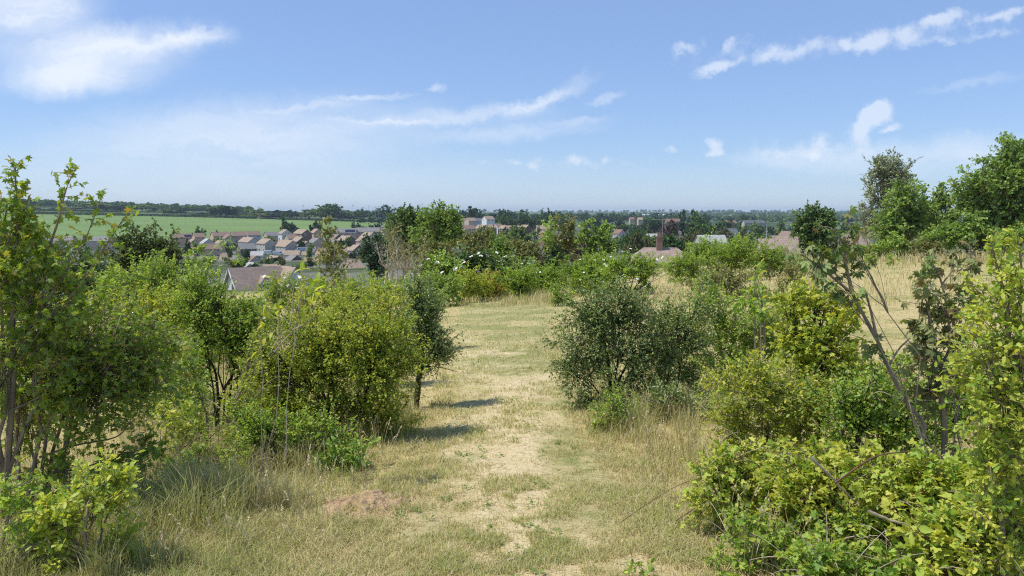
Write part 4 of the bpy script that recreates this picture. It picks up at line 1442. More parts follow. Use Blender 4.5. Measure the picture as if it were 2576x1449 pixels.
def hedge(label, px0, px1, Y0, Y1, h, dep):
    g = np.random.default_rng(int(abs(px0)) + 9)
    n = int((px1 - px0) * 16)
    t = g.random(n)
    Y = Y0 + (Y1 - Y0) * t
    X = (px0 + (px1 - px0) * t - CX) / F / CP * Y
    zz = terrain(X, Y)
    hh = h * (1 + .35 * (fbm(X * .03, Y * 0, 77, 3) - .5))
    pos = np.stack([X, Y + g.uniform(-dep, dep, n), zz + hh * g.random(n) ** .7], -1)
    b = pos[:, :].copy(); b0 = b.mean(0)
    V, FF, k = leaves(pos - b0, g.normal(0, 1, (n, 3)), np.array([0, -.4, 1]) + g.normal(0, .5, (n, 3)), g.uniform(.8, 1.6, n), 'clump')
    ti = np.repeat(np.clip(g.normal(.45, .2, n), 0, 1), k)
    o = link('hedge', mesh_np('hedge', V, [FF], {'tint': ti, 'young': ti * 0}), M_hedge, None, tuple(b0))
    o['label'] = label; o['category'] = 'hedge'


hedge('long dark clipped hedge along the top edge of the green field', 60, 652, 1078, 1080, 4.2, 2)
hedge('low dark hedge line at the left, behind the maple shoots', -60, 330, 1180, 1190, 3.5, 2)
hedge('low hedge under the tree line right of the long clipped hedge', 700, 985, 1078, 1070, 2.4, 1.5)


# far woods that read as one mass
def woodland(name, label, px, Y, n, hr, leaf, col, seed, dens=None, grow=1.0):
    g = np.random.default_rng(seed)
    pxs = g.uniform(px[0], px[1], n); Ys = np.exp(g.uniform(math.log(Y[0]), math.log(Y[1]), n))
    X = (pxs - CX) / F / CP * Ys
    if dens is not None:
        m = fbm(X * dens[0], Ys * dens[0], seed, 3) > dens[1]
        X, Ys = X[m], Ys[m]
    n = len(X); k = 46
    z = terrain(X, Ys)
    h = g.uniform(hr[0], hr[1], n); w = h * g.uniform(.35, .6, n)
    d = nrm(g.normal(0, 1, (n, k, 3))); d[..., 2] = np.abs(d[..., 2]) * 1.0 - .25
    c = np.stack([X, Ys, z + h * .5], -1)
    pos = c[:, None] + d * np.stack([w, w, h * .5], -1)[:, None] * g.uniform(.75, 1.05, (n, k, 1))
    sc = np.repeat(h * leaf, k)
    ax = nrm(np.cross(d.reshape(-1, 3), g.normal(0, 1, (n * k, 3))))
    V, FF, kk = leaves(pos.reshape(-1, 3), ax, d.reshape(-1, 3) + g.normal(0, .35, (n * k, 3)), sc * g.uniform(.7, 1.2, n * k), 'clump')
    ti = np.clip(np.repeat(g.normal(.45, .2, n), k) + g.normal(0, .15, n * k), 0, 1)
    ti = np.repeat(ti, kk)
    o = link(name, mesh_np(name, V, [FF], {'tint': ti, 'young': ti * 0}), FAR[col])
    return kind(o, 'stuff', label)


woodland('woodland', 'hazy wood on the low hill beyond the field at the left', (-250, 640), (1450, 2100), 750, (9, 15), .42, 'mid', 51)
woodland('woodland', 'hazy distant woods across the flat land behind the town', (900, 2700), (1500, 3600), 1700, (8, 14), .42, 'mid', 52, (.0016, .47))
woodland('woodland', 'blue distant wooded ridge along the horizon', (-300, 2900), (3800, 8500), 1600, (14, 24), .45, 'dark', 53, (.0006, .42))
# ================================================================== TREES AND SHRUBS IN FRONT
G_D, G_L, G_Y = 3.2, 2.85, 2.0
M_maple = LM('maple_leaf', (.046, .078, .013), (.145, .185, .030), (.20, .135, .04), trans=.42)
M_haw = LM('hawthorn_leaf', (.050, .092, .016), (.155, .205, .036), (.27, .27, .05), trans=.42)
M_hawy = LM('yellow_hawthorn_leaf', (.075, .115, .016), (.20, .235, .035), (.33, .27, .05), trans=.44)
M_black = LM('blackthorn_leaf', (.040, .064, .020), (.135, .170, .055), (.12, .15, .035), trans=.22, spec=.5, rough=.42)
M_bram = LM('bramble_leaf', (.08, .13, .020), (.225, .275, .040), (.34, .31, .05), trans=.36)
M_oak = LM('oak_leaf', (.072, .125, .020), (.205, .265, .040), (.33, .30, .05), trans=.38)
M_sap = LM('sapling_leaf', (.032, .052, .015), (.085, .115, .032), (.13, .09, .045), trans=.25)
M_red = LM('bronze_leaf', (.04, .05, .018), (.10, .11, .036), (.14, .085, .045), trans=.25)
M_big = LM('big_tree_leaf', (.038, .068, .017), (.128, .180, .044), (.16, .20, .055), trans=.36, spec=.3)
M_bigd = LM('dark_tree_leaf', (.019, .038, .013), (.070, .105, .032), (.06, .10, .03), trans=.2, spec=.35)
M_olive = LM('olive_leaf', (.050, .058, .020), (.13, .135, .045), (.19, .16, .06), trans=.24, spec=.3)
M_lime = LM('lime_leaf', (.06, .10, .02), (.16, .21, .045), (.21, .23, .05), trans=.3)
M_silver = LM('silver_leaf', (.07, .085, .052), (.165, .185, .12), (.16, .165, .10), trans=.2, spec=.3)
M_bluegr = LM('bluish_leaf', (.012, .030, .018), (.04, .068, .035), (.06, .09, .04), trans=.18)
M_flower = plain_mat('white_petal', (.82, .80, .72), .7, .05, 30)
M_yellow = plain_mat('yellow_petal', (.62, .42, .03), .7, .1, 30)

H = dict(spray=4, shoot=.2, size=.028, nl=7, ntw=9, twl=.15, grow=1.12, lai=4.0, r0=.013, rb=.005, tr=.0016, tmpl='small', lump=.25, young=.35)


def V_(**k):
    d = dict(H); d.update(k); return d


TREE = dict(size=.25, nl=6, ntw=8, twl=.7, grow=1.06, lai=4.8, r0=.2, rb=.04, tr=.012, tmpl='clump', lump=.3, young=.25, foot=.3, rise=.15, spread=.9, pack=3.0, shoot=.06)


def TV(**k):
    d = dict(TREE); d.update(k); return d


TK = dict(wname='trunk', lname='crown')
# ---- right-hand tree group at the far side of the mown field
plant('poplar', 'tall silvery brown leaved tree standing at the left of the big green trees', 'tree', 2225, 80,
      [(2240, 405, 34, 36), (2205, 430, 28, 34), (2268, 430, 26, 40), (2192, 470, 22, 30), (2240, 450, 40, 24), (2186, 520, 20, 34), (2196, 565, 24, 30), (2215, 500, 16, 22), (2285, 460, 14, 26), (2210, 590, 26, 20)],
      TV(size=.22, lai=3.6, fork=3.0, r0=.2, lump=.35), M_bark, M_silver, **TK)
plant('tree', 'bright green bushy tree right in front of the silver tree', 'tree', 2265, 64,
      [(2290, 485, 38, 38), (2250, 520, 40, 40), (2310, 530, 40, 40), (2240, 570, 45, 36), (2290, 580, 50, 36), (2225, 600, 30, 22)], TV(fork=1.0, r0=.14), M_bark, M_big, **TK)
plant('tree', 'pale topped feathery green tree between the bushy and the highest tree', 'tree', 2350, 66,
      [(2350, 490, 36, 30), (2380, 500, 30, 34), (2340, 530, 45, 40), (2385, 550, 45, 40), (2350, 585, 50, 34)], TV(fork=1.0, r0=.14, lai=2.8, lump=.4), M_bark, M_big, **TK)
plant('tree', 'highest dark green tree at the right edge of the picture', 'tree', 2540, 62,
      [(2540, 385, 50, 42), (2500, 420, 60, 40), (2580, 420, 70, 60), (2450, 455, 50, 36), (2530, 470, 80, 50), (2430, 500, 45, 40), (2480, 530, 70, 46), (2570, 540, 90, 60), (2640, 470, 60, 80), (2500, 580, 80, 34)],
      TV(fork=1.5, r0=.26), M_bark, M_big, **TK)
plant('tree', 'dark low limbed tree below the highest tree at the right', 'tree', 2430, 58,
      [(2420, 560, 50, 36), (2460, 590, 60, 32), (2390, 590, 46, 30), (2530, 600, 60, 26), (2360, 605, 40, 20)], TV(fork=.8, r0=.12), M_barkd, M_big, **TK)
plant('tree', 'dark round headed tree alone left of the silver tree', 'tree', 2048, 56,
      [(2045, 550, 36, 30), (2020, 575, 24, 26), (2074, 575, 28, 28), (2045, 590, 38, 30), (2060, 545, 24, 22), (2022, 545, 20, 18), (2048, 615, 30, 22), (2085, 560, 16, 16)], TV(size=.2, twl=.42, fork=.5, r0=.13, lai=6, pack=4, lump=.15, grow=1.2), M_barkd, M_bigd, **TK)
UH = TV(size=.16, twl=.3, r0=.03, rb=.012, tr=.005, foot=.25)
for lab, px, lobes, mat in (
        ('yellow green elder bush at the foot of the bushy tree', 2250, [(2250, 605, 26, 24), (2235, 618, 22, 14), (2270, 620, 26, 14)], M_lime),
        ('low olive bush along the field edge under the feathery tree', 2310, [(2320, 614, 34, 16), (2350, 620, 34, 14), (2285, 622, 20, 10)], M_olive),
        ('shaggy low bush in tall grass below the silver tree', 2195, [(2200, 620, 30, 16), (2170, 628, 26, 12), (2225, 630, 20, 10)], M_lime),
        ('yellowish bush at the right edge under the highest tree', 2555, [(2560, 590, 34, 30), (2530, 610, 30, 20)], M_lime),
        ('grey green scrub left of the silver tree foot', 2130, [(2130, 615, 34, 16), (2105, 628, 30, 14), (2155, 632, 30, 14)], M_olive)):
    plant('shrub', lab, 'shrub', px, 57, lobes, UH, M_bark, mat)
plant('shrub', 'small round green bush alone in the right hand dry field', 'shrub', 2246, 48, [(2246, 652, 12, 10), (2238, 656, 8, 7)], V_(size=.1, twl=.2, r0=.02), M_bark, M_lime)
plant('shrub', 'second little bush in the dry field, paler and lower', 'shrub', 2188, 46, [(2188, 650, 9, 8), (2196, 655, 8, 6)], V_(size=.1, twl=.2, r0=.02), M_bark, M_lime)

# ---- big trees in the middle
plant('tree', 'big bright green round tree in the centre of the view', 'tree', 1110, 62,
      [(1105, 540, 38, 26), (1075, 552, 30, 26), (1135, 560, 26, 30), (1105, 570, 48, 32), (1070, 585, 34, 26), (1140, 590, 24, 24), (1105, 598, 44, 24)], TV(size=.22, fork=1.2, r0=.2, lai=6, lump=.18, pack=4, grow=1.14, twl=.5), M_bark, M_big, **TK)
plant('tree', 'darker green tree joined to the left of the big round tree', 'tree', 1020, 66,
      [(1030, 545, 36, 26), (1005, 565, 34, 30), (1045, 575, 30, 30), (1015, 595, 36, 28), (1050, 600, 30, 22)], TV(size=.22, fork=1.0, r0=.16, lai=6, lump=.18, pack=4, grow=1.12, twl=.5), M_bark, LM('mid_tree_leaf', (.024, .046, .014), (.080, .115, .033), (.10, .14, .04), trans=.22), **TK)
plant('tree', 'brown twigged olive tree top left of the big round tree', 'tree', 985, 60, [(990, 575, 20, 26), (980, 610, 22, 34), (1000, 640, 24, 24)], TV(size=.2, lai=1.6, fork=1, r0=.08), M_barkp, M_olive, **TK)
plant('tree', 'dark blue green tree left of the tall bare shrub', 'tree', 940, 50, [(945, 600, 26, 18), (930, 625, 30, 24), (950, 645, 30, 26), (920, 650, 22, 20), (960, 670, 24, 22)], TV(size=.18, twl=.4, fork=.6, r0=.1, lai=3.6), M_barkd, M_bluegr, **TK)
OH = TV(size=.12, twl=.3, r0=.045, rb=.014, tr=.005, foot=.35, lai=4.2, grow=1.2)
for nm, lab, px, Y, lobes, mat, fl in (
        ('hawthorn', 'olive brown hawthorn just below the big round tree', 1075, 46, [(1080, 622, 36, 20), (1110, 640, 44, 26), (1060, 645, 30, 24)], M_olive, 0),
        ('hawthorn', 'olive hawthorn with a broad crown right of the big round tree', 1220, 48, [(1210, 598, 36, 22), (1245, 600, 30, 20), (1180, 615, 30, 22), (1225, 628, 46, 22)], M_olive, 0),
        ('shrub', 'dark green bush beside the broad olive hawthorn', 1265, 46, [(1260, 610, 30, 22), (1285, 625, 28, 22), (1250, 640, 30, 20)], M_big, 0),
        ('hawthorn', 'olive hawthorn in the middle of the scrub belt', 1325, 45, [(1310, 625, 32, 24), (1345, 632, 34, 22), (1325, 652, 44, 20)], M_olive, 0),
        ('shrub', 'very dark bush at the right of the scrub belt', 1385, 44, [(1380, 640, 30, 24), (1405, 655, 26, 20), (1365, 662, 26, 18)], M_bigd, 0),
        ('shrub', 'dark rounded bush above the path end', 1290, 38, [(1270, 668, 40, 24), (1310, 672, 40, 22), (1240, 678, 30, 20)], M_black, 0),
        ('elder', 'dark elder dotted with white flower heads behind the path end', 1205, 38, [(1190, 648, 40, 24), (1225, 660, 34, 24), (1170, 668, 34, 22)], M_bigd, 36),
        ('elder', 'paler elder with white flower heads left of the dark elder', 1125, 36, [(1115, 658, 34, 22), (1090, 672, 34, 22), (1140, 680, 36, 22)], M_lime, 30),
        ('shrub', 'red brown leaved bush at the edge of the scrub belt', 1348, 40, [(1352, 668, 16, 12), (1366, 660, 12, 10)], FAR['purple'], 0)):
    plant(nm, lab, nm if nm != 'hawthorn' else 'hawthorn', px, Y, lobes, OH, M_barkd, mat, nflower=fl, fsize=.11, fmat=M_flower, fname='blossom')
plant('tree', 'olive and pale green tree with sprays, left of the darker middle tree', 'tree', 1420, 48,
      [(1425, 562, 30, 20), (1400, 585, 28, 24), (1440, 590, 28, 26), (1395, 615, 26, 22), (1430, 622, 40, 22), (1390, 640, 22, 16)], TV(size=.2, twl=.45, fork=.8, r0=.1, lai=3.0, lump=.4), M_bark, M_olive, **TK)
plant('tree', 'dark green leafy tree in the middle right of the olive tree', 'tree', 1500, 46,
      [(1490, 570, 28, 20), (1515, 585, 26, 22), (1475, 600, 32, 26), (1515, 612, 34, 26), (1490, 632, 36, 20), (1540, 618, 16, 18)], TV(size=.19, twl=.42, fork=.8, r0=.11, lai=3.6), M_bark, M_big, **TK)
plant('shrub', 'pale green shrub growing out of the foot of the olive tree', 'shrub', 1392, 44, [(1385, 575, 14, 22), (1378, 610, 16, 24)], V_(size=.13, twl=.3, r0=.03), M_bark, M_lime)

# the tall bare shrub
bare = []
_g = random.Random(4)
for k in range(17):
    x0 = 1000 + _g.uniform(-40, 55); x1 = x0 + _g.uniform(-45, 45); top = _g.uniform(575, 660)
    xm = (x0 + x1) / 2 + _g.uniform(-10, 10)
    bare.append(([(x0, 716, _g.uniform(-.7, .7)), ((x0 * .7 + xm * .3), 680, 0), (xm, (700 + top) / 2, _g.uniform(-.5, .5)), (x1, top, _g.uniform(-.9, .9))], _g.uniform(.02, .038), .15))
    for q in range(3):
        t = _g.uniform(.35, .8); bx = x0 + (x1 - x0) * t; by = 716 + (top - 716) * t
        bare.append(([(bx, by), (bx + _g.uniform(-22, 22), by - _g.uniform(10, 24)), (bx + _g.uniform(-40, 40), by - _g.uniform(22, 60))], .011, .2))
plant('dead_shrub', 'tall bare pale branched shrub left of the path end', 'dead shrub', 1010, 32, [(1000, 690, 40, 20), (1040, 640, 30, 26)], V_(size=.06, skirt=0, lai=.35, twl=.22, r0=.014), M_barkp, M_olive, bare=bare)

# ---- shrubs at the far end of the path
PE = V_(size=.07, twl=.22, r0=.025, rb=.008, tr=.003, foot=.25, lai=4.4, grow=1.32)
for nm, lab, px, Y, lobes, mat, fl, fc in (
        ('shrub', 'bright yellow green shrub left of the path end', 1110, 31, [(1095, 715, 46, 32), (1135, 722, 36, 30), (1070, 735, 34, 24)], M_lime, 0, None),
        ('shrub', 'yellowish shrub standing at the left corner of the path end', 1185, 33, [(1180, 712, 34, 34), (1205, 730, 28, 24)], M_hawy, 0, None),
        ('shrub', 'orange tinged shrub in the middle of the path end', 1238, 34, [(1235, 712, 34, 28), (1258, 728, 26, 22)], LM('orange_leaf', (.11, .11, .02), (.23, .20, .04), (.33, .20, .05), trans=.3), 0, None),
        ('rose_bush', 'dog rose with white flowers at the right corner of the path end', 1300, 33, [(1290, 705, 40, 30), (1325, 700, 40, 26), (1310, 730, 30, 26)], M_haw, 34, M_flower),
        ('shrub', 'dull green shrub behind the tall brown grass of the path end', 1375, 35, [(1365, 692, 42, 26), (1400, 700, 40, 24), (1350, 710, 30, 20)], M_haw, 0, None),
        ('shrub', 'low green shrub right of the tall brown grass', 1445, 36, [(1440, 680, 40, 26), (1470, 690, 34, 24)], M_haw, 0, None),
        ('rose_bush', 'spreading dog rose with few white flowers left of the forked rose', 1500, 34, [(1490, 665, 40, 28), (1520, 685, 40, 24), (1465, 700, 30, 18)], M_haw, 14, M_flower),
        ('shrub', 'small bright clump at the right edge of the path end', 1405, 27, [(1400, 735, 26, 18), (1420, 745, 20, 14)], M_lime, 0, None)):
    plant(nm, lab, 'rose bush' if nm == 'rose_bush' else 'shrub', px, Y, lobes, PE, M_barkd, mat, nflower=fl, fsize=.045, fmat=fc, fname='blossom')
plant('rose_bush', 'umbrella shaped dog rose on dark forking stems, white flowers on top', 'rose bush', 1580, 31,
      [(1545, 668, 34, 20), (1590, 662, 38, 20), (1635, 672, 36, 20), (1570, 686, 46, 16), (1630, 692, 34, 14), (1520, 698, 26, 18)], PE, M_barkd, M_haw,
      bare=[([(1582, 742), (1572, 715), (1555, 680)], .03), ([(1582, 742), (1590, 712), (1600, 675)], .028), ([(1584, 742), (1605, 715), (1640, 690)], .025), ([(1584, 740), (1612, 722), (1660, 700)], .02)],
      nflower=60, fsize=.06, fmat=M_flower, fname='blossom')
for k, (lab, px, Y, lobes, mat) in enumerate((
        ('light green shrub right of the dog rose below the bungalow roof', 1730, 36, [(1715, 662, 32, 18), (1750, 662, 32, 20), (1700, 675, 28, 16)], M_haw),
        ('rounded grey green shrub, tallest below the flat grey roofs', 1790, 38, [(1785, 622, 40, 26), (1760, 640, 36, 26), (1815, 645, 40, 26)], M_haw),
        ('grey green shrub below the lime green bush trees', 1850, 37, [(1850, 620, 36, 24), (1880, 640, 40, 26), (1840, 655, 40, 20)], M_haw),
        ('leafy shrub in front of the ribbed tile roof', 1935, 36, [(1930, 640, 34, 28), (1960, 655, 34, 26), (1910, 665, 34, 20)], M_haw),
        ('small shrub left of the dark round tree in dry grass', 2000, 36, [(1995, 660, 24, 22), (2015, 672, 24, 16)], M_lime),
        ('wispy upright bush in the dry field behind the yellow maple', 1990, 20, [(1988, 690, 16, 18), (1995, 715, 18, 16)], M_olive),
        ('olive low shrub in straw grass right of the fork stemmed rose', 1820, 24, [(1800, 705, 40, 18), (1840, 700, 40, 18), (1770, 715, 30, 14)], M_olive))):
    plant('shrub', lab, 'shrub', px, Y, lobes, PE, M_bark, mat)
plant('ragwort', 'tall yellow flowering weed among the grey green shrubs', 'weed', 1917, 30, [(1917, 655, 7, 14)], V_(spray=0, size=.05, lai=1.5, twl=.1, r0=.006), M_bark, M_haw, nflower=30, fsize=.035, fmat=M_yellow)

# ---- left middle distance
BT = TV(size=.11, twl=.26, r0=.07, rb=.014, tr=.005, lai=3.8, pack=3.2)
plant('hawthorn', 'big dark tree with olive tops at the left, in front of the houses', 'tree', 370, 25,
      [(330, 600, 50, 30), (390, 605, 54, 34), (420, 640, 46, 40), (370, 640, 70, 40), (300, 640, 50, 40), (440, 680, 36, 34), (350, 690, 80, 40)], BT, M_barkd, LM('dark_hawthorn_leaf', (.020, .034, .011), (.062, .08, .023), (.14, .12, .045), trans=.2, spec=.4), **TK)
plant('shrub', 'deep green shaded bush below the big dark tree at the left', 'shrub', 200, 17,
      [(200, 650, 60, 40), (180, 700, 70, 46), (260, 705, 60, 44), (120, 690, 50, 50), (300, 740, 50, 30), (220, 755, 80, 34), (60, 720, 60, 60)], V_(size=.07, twl=.2, r0=.04, rb=.01, tr=.004, lai=4), M_barkd, M_bigd)
plant('slender_tree', 'thin olive sapling rising in front of the estate houses', 'tree', 838, 21,
      [(840, 610, 26, 24), (835, 640, 36, 26), (850, 670, 34, 24), (820, 690, 28, 20), (823, 572, 14, 16), (828, 592, 14, 14)], V_(size=.075, twl=.2, r0=.03, rb=.008, tr=.003, lai=2.4, skirt=.6), M_bark, M_olive, **TK)
for lab, px, Y, lobes, mat, fl in (
        ('elder bush with white flower heads hiding the foot of the chalet house', 712, 19, [(705, 716, 36, 20), (740, 722, 36, 22), (690, 735, 40, 20)], M_haw, 16),
        ('mixed hawthorn scrub left of the chalet house', 500, 15, [(475, 752, 46, 32), (518, 752, 34, 28), (552, 780, 34, 24), (435, 760, 40, 32)], M_haw, 0),
        ('hawthorn scrub right below the chalet house', 625, 15, [(610, 772, 46, 24), (655, 770, 40, 22), (575, 780, 32, 22)], M_haw, 0),
        ('rounded hawthorn right of the walnut sapling top', 800, 14, [(790, 740, 46, 30), (830, 735, 40, 30), (770, 765, 40, 28)], M_hawy, 0),
        ('light green hawthorn left of the tall bare shrub', 880, 16, [(870, 725, 40, 26), (910, 718, 40, 26), (890, 745, 44, 22)], M_haw, 0),
        ('green hawthorn in front of the bare shrub', 960, 17, [(950, 725, 40, 24), (985, 735, 40, 24), (1020, 728, 36, 24), (960, 752, 40, 20)], M_haw, 0),
        ('grey green blackthorn at the left edge of the path', 1085, 15, [(1080, 748, 44, 28), (1085, 770, 26, 24), (1055, 775, 36, 26)], M_lime, 0)):
    plant('elder' if fl else 'hawthorn', lab, 'elder' if fl else 'hawthorn', px, Y, lobes, V_(size=.042, twl=.18, r0=.02, tr=.0025, lai=3.8, foot=.2, lump=.35), M_bark, mat, nflower=fl, fsize=.06, fmat=M_flower)
plant('hawthorn', 'pale green hawthorn between the dark tree and the hawthorn with visible stems', 'hawthorn', 350, 10,
      [(345, 690, 60, 34), (400, 665, 40, 32), (420, 715, 54, 40), (300, 735, 60, 40), (370, 750, 60, 34), (275, 700, 40, 30)], V_(size=.034, foot=.2, lump=.35), M_bark, M_haw)
plant('hawthorn', 'yellowish hawthorn close beneath the pale green one', 'hawthorn', 400, 8.5,
      [(400, 770, 60, 36), (440, 745, 46, 36), (340, 790, 60, 40), (450, 800, 44, 40)], V_(size=.031, foot=.15, lump=.35), M_bark, M_hawy)

# ---- left foreground
MP = V_(size=.044, nl=5, ntw=6, twl=.20, lai=3.0, skirt=.5, tmpl='maple', r0=.016, rb=.005, tr=.002, young=.22, spread=.9, up=.7, flop=.1)
plant('maple', 'tall young maple with reddish shoot tips against the sky at the left edge', 'tree', 14, 4.9,
      [(35, 560, 50, 60), (50, 640, 70, 60), (20, 720, 70, 70), (110, 690, 60, 56), (60, 800, 80, 60), (150, 760, 50, 50), (0, 880, 70, 70)],
      MP, M_bark, M_maple,
      shoots=[([(20, 900), (34, 760), (44, 560), (40, 480), (38, 420)], .014, dict(every=.035, t0=.3)),
              ([(60, 800), (110, 660), (145, 560), (165, 480), (188, 428)], .010, dict(every=.04, t0=.35)),
              ([(70, 830), (150, 710), (215, 600), (256, 492)], .009, dict(every=.04, t0=.35)),
              ([(90, 840), (190, 730), (265, 620), (312, 548)], .009, dict(every=.04, t0=.3)),
              ([(10, 900), (2, 700), (12, 560), (20, 520)], .010, dict(every=.045, t0=.4))],
      bare=[([(16, 1290), (22, 1120), (34, 950), (32, 800), (42, 640)], .024, .45), ([(24, 1180), (70, 1060), (130, 960)], .013, .5)], wname='trunk', lname='crown')
plant('maple', 'wide leafy maple bush with dark gaps at the lower left', 'shrub', 120, 5.3,
      [(120, 860, 90, 60), (210, 830, 90, 60), (300, 830, 80, 56), (70, 930, 90, 60), (190, 920, 100, 60), (300, 910, 90, 60), (380, 880, 50, 56), (130, 1000, 100, 50), (250, 1000, 100, 50), (350, 980, 70, 50), (40, 1020, 70, 50), (410, 960, 40, 40)],
      V_(**{**MP, 'size': .037, 'lai': 3.2, 'skirt': .45, 'lump': .6, 'dead': 30}), M_bark, M_maple,
      bare=[([(95, 1260), (110, 1150), (125, 1040), (150, 930)], .014, .5), ([(165, 1250), (162, 1130), (180, 1000), (230, 900)], .011, .5), ([(245, 1240), (250, 1120), (240, 1000)], .012, .5), ([(60, 1260), (40, 1140), (60, 1000)], .016, .5),
            ([(100, 1150), (190, 1120), (290, 1100), (330, 1060)], .009, .4), ([(110, 1200), (230, 1170), (360, 1140)], .007, .4)])
plant('hawthorn', 'open hawthorn with dark forked stems and dry grass showing through', 'hawthorn', 547, 7.4,
      [(490, 715, 44, 32), (545, 765, 52, 40), (625, 800, 44, 34), (500, 775, 60, 44), (590, 800, 66, 44), (480, 810, 50, 40), (545, 850, 56, 34), (640, 810, 46, 46), (470, 740, 46, 44), (600, 870, 46, 36)],
      V_(size=.026, lai=3.1, lump=.35, skirt=.35), M_barkd, M_haw,
      bare=[([(548, 1085), (552, 1010), (590, 930), (600, 870), (580, 800)], .02, .5), ([(550, 1010), (540, 930), (505, 880), (470, 830)], .014, .4), ([(545, 960), (480, 945), (432, 930)], .008, .4), ([(560, 980), (620, 930), (660, 905), (690, 870)], .009, .4), ([(530, 930), (470, 890), (440, 850)], .008, .4)])
plant('hawthorn', 'young hawthorn with a plume top beside the big dark tree', 'hawthorn', 505, 9.5, [(506, 655, 20, 24), (515, 690, 24, 26), (500, 720, 26, 26)], V_(size=.05, lai=2.2, tmpl='ovate', young=.6), M_bark, M_lime)
plant('hawthorn', 'slim seedling with large pale leaves in front of the terraces', 'seedling', 575, 9, [(578, 625, 24, 20), (570, 650, 18, 18), (585, 645, 16, 20)], V_(spray=0, size=.075, skirt=0, lai=1.5, tmpl='ash', young=.5, twl=.12, r0=.004), M_bark, M_lime,
      bare=[([(560, 800), (570, 700), (576, 630)], .006, .4)])
plant('walnut_sapling', 'sapling with pale curved stems and big ovate leaves above the hawthorns', 'sapling', 700, 5.6, [(740, 705, 40, 24), (770, 725, 30, 20), (648, 790, 34, 16)],
      V_(spray=0, size=.075, skirt=0, tmpl='ovate', lai=2.4, nl=4, ntw=3, twl=.12, r0=.004, rb=.003, young=.5), M_barkp, M_hawy,
      bare=[([(690, 885), (720, 850), (745, 820), (752, 770), (765, 715)], .006, .5), ([(684, 880), (705, 845), (728, 825), (735, 780), (738, 720)], .005, .5), ([(735, 830), (775, 810), (790, 780), (785, 740)], .006, .5)])
plant('hawthorn', 'broad sunlit yellow green hawthorn left of the path, largest of the left bushes', 'hawthorn', 850, 7.2,
      [(690, 890, 70, 50), (770, 850, 80, 56), (850, 830, 80, 60), (930, 830, 76, 60), (1000, 850, 60, 60), (720, 960, 90, 56), (830, 940, 100, 60), (930, 930, 90, 60), (1010, 920, 50, 50), (680, 1030, 70, 50), (780, 1040, 90, 50), (880, 1020, 90, 50), (960, 1000, 56, 40), (640, 960, 46, 50)],
      V_(size=.028, lai=3.7, grow=1.18, lump=.5, dead=30), M_barkd, M_hawy, bare=[([(830, 1130), (830, 1040), (800, 960)], .02, .5), ([(850, 1130), (880, 1040), (920, 950)], .018, .5), ([(860, 1130), (930, 1060), (990, 960)], .012, .5)])
plant('hawthorn', 'shaggy green hawthorn skirt touching the grass below the sunlit one', 'hawthorn', 740, 6.3,
      [(680, 1090, 70, 50), (760, 1100, 80, 50), (840, 1090, 70, 40), (620, 1060, 50, 50), (700, 1150, 80, 34), (640, 1120, 50, 40)], V_(size=.028, lai=3.2, lump=.5, grow=1.2, dead=40), M_barkd, M_haw)
plant('hawthorn', 'pale green hawthorn behind the sunlit one, beside the bare shrub', 'hawthorn', 920, 10.5,
      [(870, 775, 56, 36), (940, 765, 60, 40), (975, 782, 46, 36), (830, 800, 40, 34)], V_(size=.033, lai=3.6, lump=.35), M_bark, M_hawy)
plant('blackthorn', 'small dark tree on one bare trunk at the left edge of the path', 'tree', 1048, 8.6,
      [(1050, 730, 40, 34), (1080, 760, 40, 36), (1050, 780, 46, 40), (1085, 815, 44, 40), (1105, 865, 40, 40), (1060, 850, 46, 44), (1075, 905, 50, 26), (1030, 900, 34, 30), (1125, 890, 24, 22)],
      V_(size=.027, lai=3.3, fork=.42, r0=.03, lump=.35), M_barkd, M_black, bare=[([(1052, 1006), (1056, 960), (1060, 900)], .022, .8), ([(1058, 920), (1110, 925), (1150, 935)], .006, .4)], **TK)
NT = V_(spray=0, size=.05, tmpl='ovate', lai=2.6, twl=.08, nl=6, ntw=4, r0=.006, young=.2, foot=.2)
plant('nettle_clump', 'fresh green nettles between the hawthorn skirt and the path', 'nettles', 870, 6.1, [(830, 1130, 40, 36), (880, 1140, 44, 34), (920, 1120, 30, 30), (800, 1165, 36, 24)], NT, M_haw, M_lime)
OK_ = V_(size=.042, tmpl='oak', grow=1.3, lai=4.5, nl=5, ntw=6, twl=.12, r0=.012, young=.5, up=.9)
plant('oak_sapling', 'low bright oak sapling at the bottom left in the long grass', 'sapling', 200, 4.0, [(240, 1240, 70, 36), (290, 1225, 40, 26), (200, 1280, 50, 26), (150, 1300, 40, 22), (300, 1270, 34, 22)], OK_, M_bark, M_oak,
      bare=[([(0, 1425), (60, 1395), (130, 1350), (230, 1305), (300, 1250)], .011, .5), ([(-10, 1400), (80, 1372), (150, 1345)], .007, .5)])
plant('oak_sapling', 'small leafy sprig in the shade right of the maple bush', 'sapling', 430, 6.4, [(430, 1050, 46, 18), (470, 1062, 34, 16)], OK_, M_bark, M_oak)
plant('hawthorn', 'low hawthorn in the bottom left corner under the maple trunk', 'hawthorn', 20, 4.1, [(30, 1300, 50, 36), (80, 1330, 60, 36), (20, 1230, 40, 30), (110, 1350, 40, 20)], V_(size=.034, lai=4, tmpl='hawthorn'), M_bark, M_haw)
